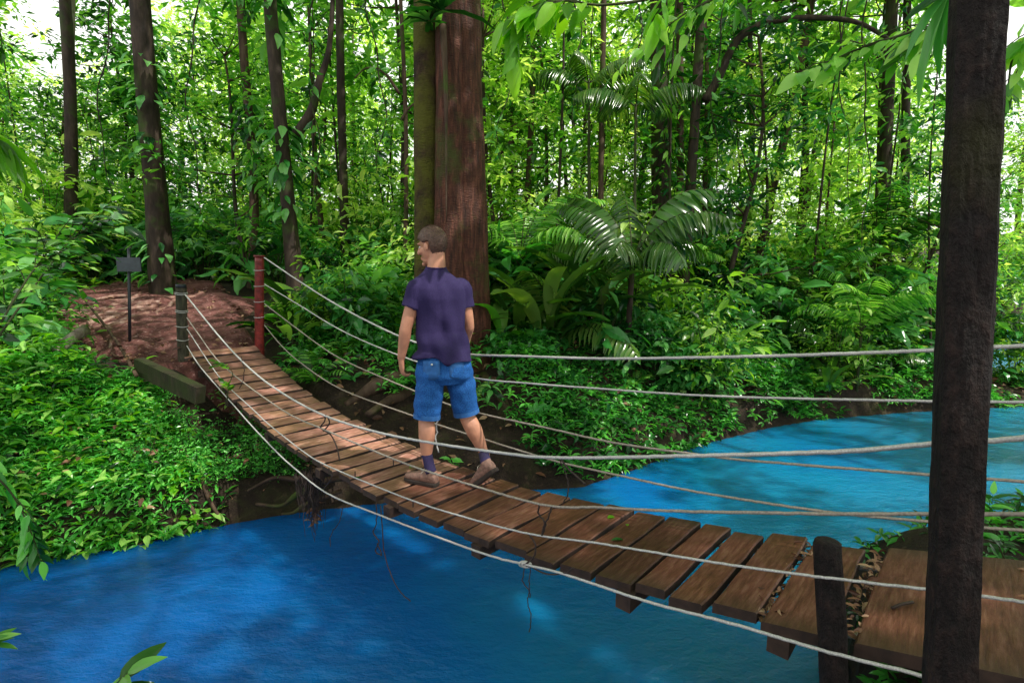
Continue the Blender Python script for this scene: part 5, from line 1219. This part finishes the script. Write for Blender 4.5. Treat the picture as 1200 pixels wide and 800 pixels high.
# socks and shoes
def shoe(ank, toe_dir, pitch, pos, label):
    d = nrm(toe_dir); s_ = np.array([d[1], -d[0], 0]); u = zx.copy()
    d2 = d * math.cos(pitch) - u * math.sin(pitch); u2 = u * math.cos(pitch) + d * math.sin(pitch); Bm = np.array([s_, d2, u2])
    def W(x, y, z): return pos + np.array([x, y, z]) @ Bm
    if True:
        m = MB(); sec = [(-.100, .024, .030, .045), (-.088, .034, .042, .052), (-.04, .038, .052, .058), (.02, .041, .044, .052), (.08, .047, .034, .044), (.13, .046, .028, .038), (.165, .034, .022, .034), (.178, .018, .014, .032)]
        V, F = tube(np.array([W(0, y, z) for y, a, b, z in sec]), [(a, b) for y, a, b, z in sec], 20, True, axes=(s_, u2)); m.add(V, F)
        m.add(*tube([W(0, -.048, .06), W(0, -.052, .105)], [(.040, .046), (.037, .044)], 20, axes=(s_, d2)))
        so_ = fuse(m, 'shoe', M['shoe'], man, .005, 4)
        ol = [(-.106, .018), (-.095, .036), (-.05, .040), (.0, .037), (.06, .046), (.11, .051), (.15, .043), (.178, .026), (.188, .008)]
        pts = [(a, y) for y, a in ol] + [(-a, y) for y, a in ol[::-1]]; n = len(pts); V = [W(x, y, .0) for x, y in pts] + [W(x * 1.02, y, .018) for x, y in pts] + [W(x * .95, y * .98, .026) for x, y in pts]
        F = [tuple(range(n))[::-1]] + [tuple(range(2 * n, 3 * n))] + [(i + k, (i + 1) % n + k, (i + 1) % n + n + k, i + n + k) for k in (0, n) for i in range(n)]
        mm = MB(); mm.add(V, F); mm.build('sole', M['sole'], so_, False)
        mm = MB()
        for y in (.0, .018, .036, .054, .07):
            z = .098 - (y + .0) * .42; w = .024; mm.add(*tube(smooth_path([W(-w, y, z - .008), W(0, y + .006, z + .002), W(w, y, z - .008)], 3), .0028, 5)); 
        for sg_ in (-1, 1): mm.add(*tube(smooth_path([W(0, -.005, .104), W(sg_ * .03, .0, .10), W(sg_ * .045, .012, .080)], 3), .0025, 5))
        mm.build('laces', M['cable_old'], so_)
    m = MB(); top = ank + (ank - W(0, -.05, .08)) * .0
    a0 = W(0, -.05, .085); a1 = ank
    m.add(*tube(smooth_path([a0, (a0 + a1) / 2, a1], 3), [.040, .038, .040], 18)); m.build('sock', M['sock'], man)
dvl = dv
shoe(J(500, 532, -.09), dvl + np.array([-.25, -.15, 0]), 0.0, FL - MO + dvl * (-.02) + zx * .004, '')
pit = R(40)
d_ = nrm(dvl + np.array([-.1, 0, 0])); pR = FR - MO - d_ * .115 * math.cos(pit) + zx * (.120 * math.sin(pit) + .004)
shoe(J(567, 531, .07), d_, pit, pR, '')

# ------------------------------------------------------------------ light
W_ = bpy.data.worlds.new('World'); scene.world = W_; W_.use_nodes = True; nt = W_.node_tree
bg = nt.nodes['Background']; sky = N(nt, 'ShaderNodeTexSky', sky_type='NISHITA'); sky.sun_disc = False
sky.sun_elevation = SUN_EL; sky.sun_rotation = SUN_AZ; sky.air_density = 1.0; sky.dust_density = 2.0; sky.ozone_density = 1.0
tc = N(nt, 'ShaderNodeTexCoord'); nz = N(nt, 'ShaderNodeTexNoise'); nz.inputs['Scale'].default_value = 3.0; nz.inputs['Detail'].default_value = 6
nt.links.new(tc.outputs['Generated'], nz.inputs['Vector'])
sz = N(nt, 'ShaderNodeSeparateXYZ'); nt.links.new(tc.outputs['Generated'], sz.inputs[0])
ma = N(nt, 'ShaderNodeMath', operation='MULTIPLY_ADD'); nt.links.new(sz.outputs[2], ma.inputs[0]); ma.inputs[1].default_value = -0.42; nt.links.new(nz.outputs['Fac'], ma.inputs[2])
cl = ramp(nt, ma.outputs[0], [(0.02, (0, 0, 0)), (0.30, (1, 1, 1))])      # bright haze and cloud low down, clearer overhead
skc = mixc(nt, cl, sky.outputs[0], (13.5, 13.7, 13.0)); nt.links.new(skc, bg.inputs['Color']); bg.inputs['Strength'].default_value = 0.115
sl = bpy.data.lights.new('sun', 'SUN'); sl.energy = 5.0; sl.angle = R(0.53); sl.color = (1.0, 0.95, 0.86)
slo = bpy.data.objects.new('sun', sl); COL.objects.link(slo); slo.rotation_euler = Vector((-sun_vec[0], -sun_vec[1], -sun_vec[2])).to_track_quat('-Z', 'Y').to_euler()

scene.view_settings.view_transform = 'Standard'; scene.view_settings.look = 'None'; scene.view_settings.exposure = 0; scene.view_settings.gamma = 1
scene.render.engine = 'CYCLES'
cy = scene.cycles; cy.use_denoising = True; cy.max_bounces = 7; cy.diffuse_bounces = 3; cy.glossy_bounces = 2; cy.transmission_bounces = 4; cy.transparent_max_bounces = 4
cy.caustics_reflective = False; cy.caustics_refractive = False; cy.sample_clamp_indirect = 6
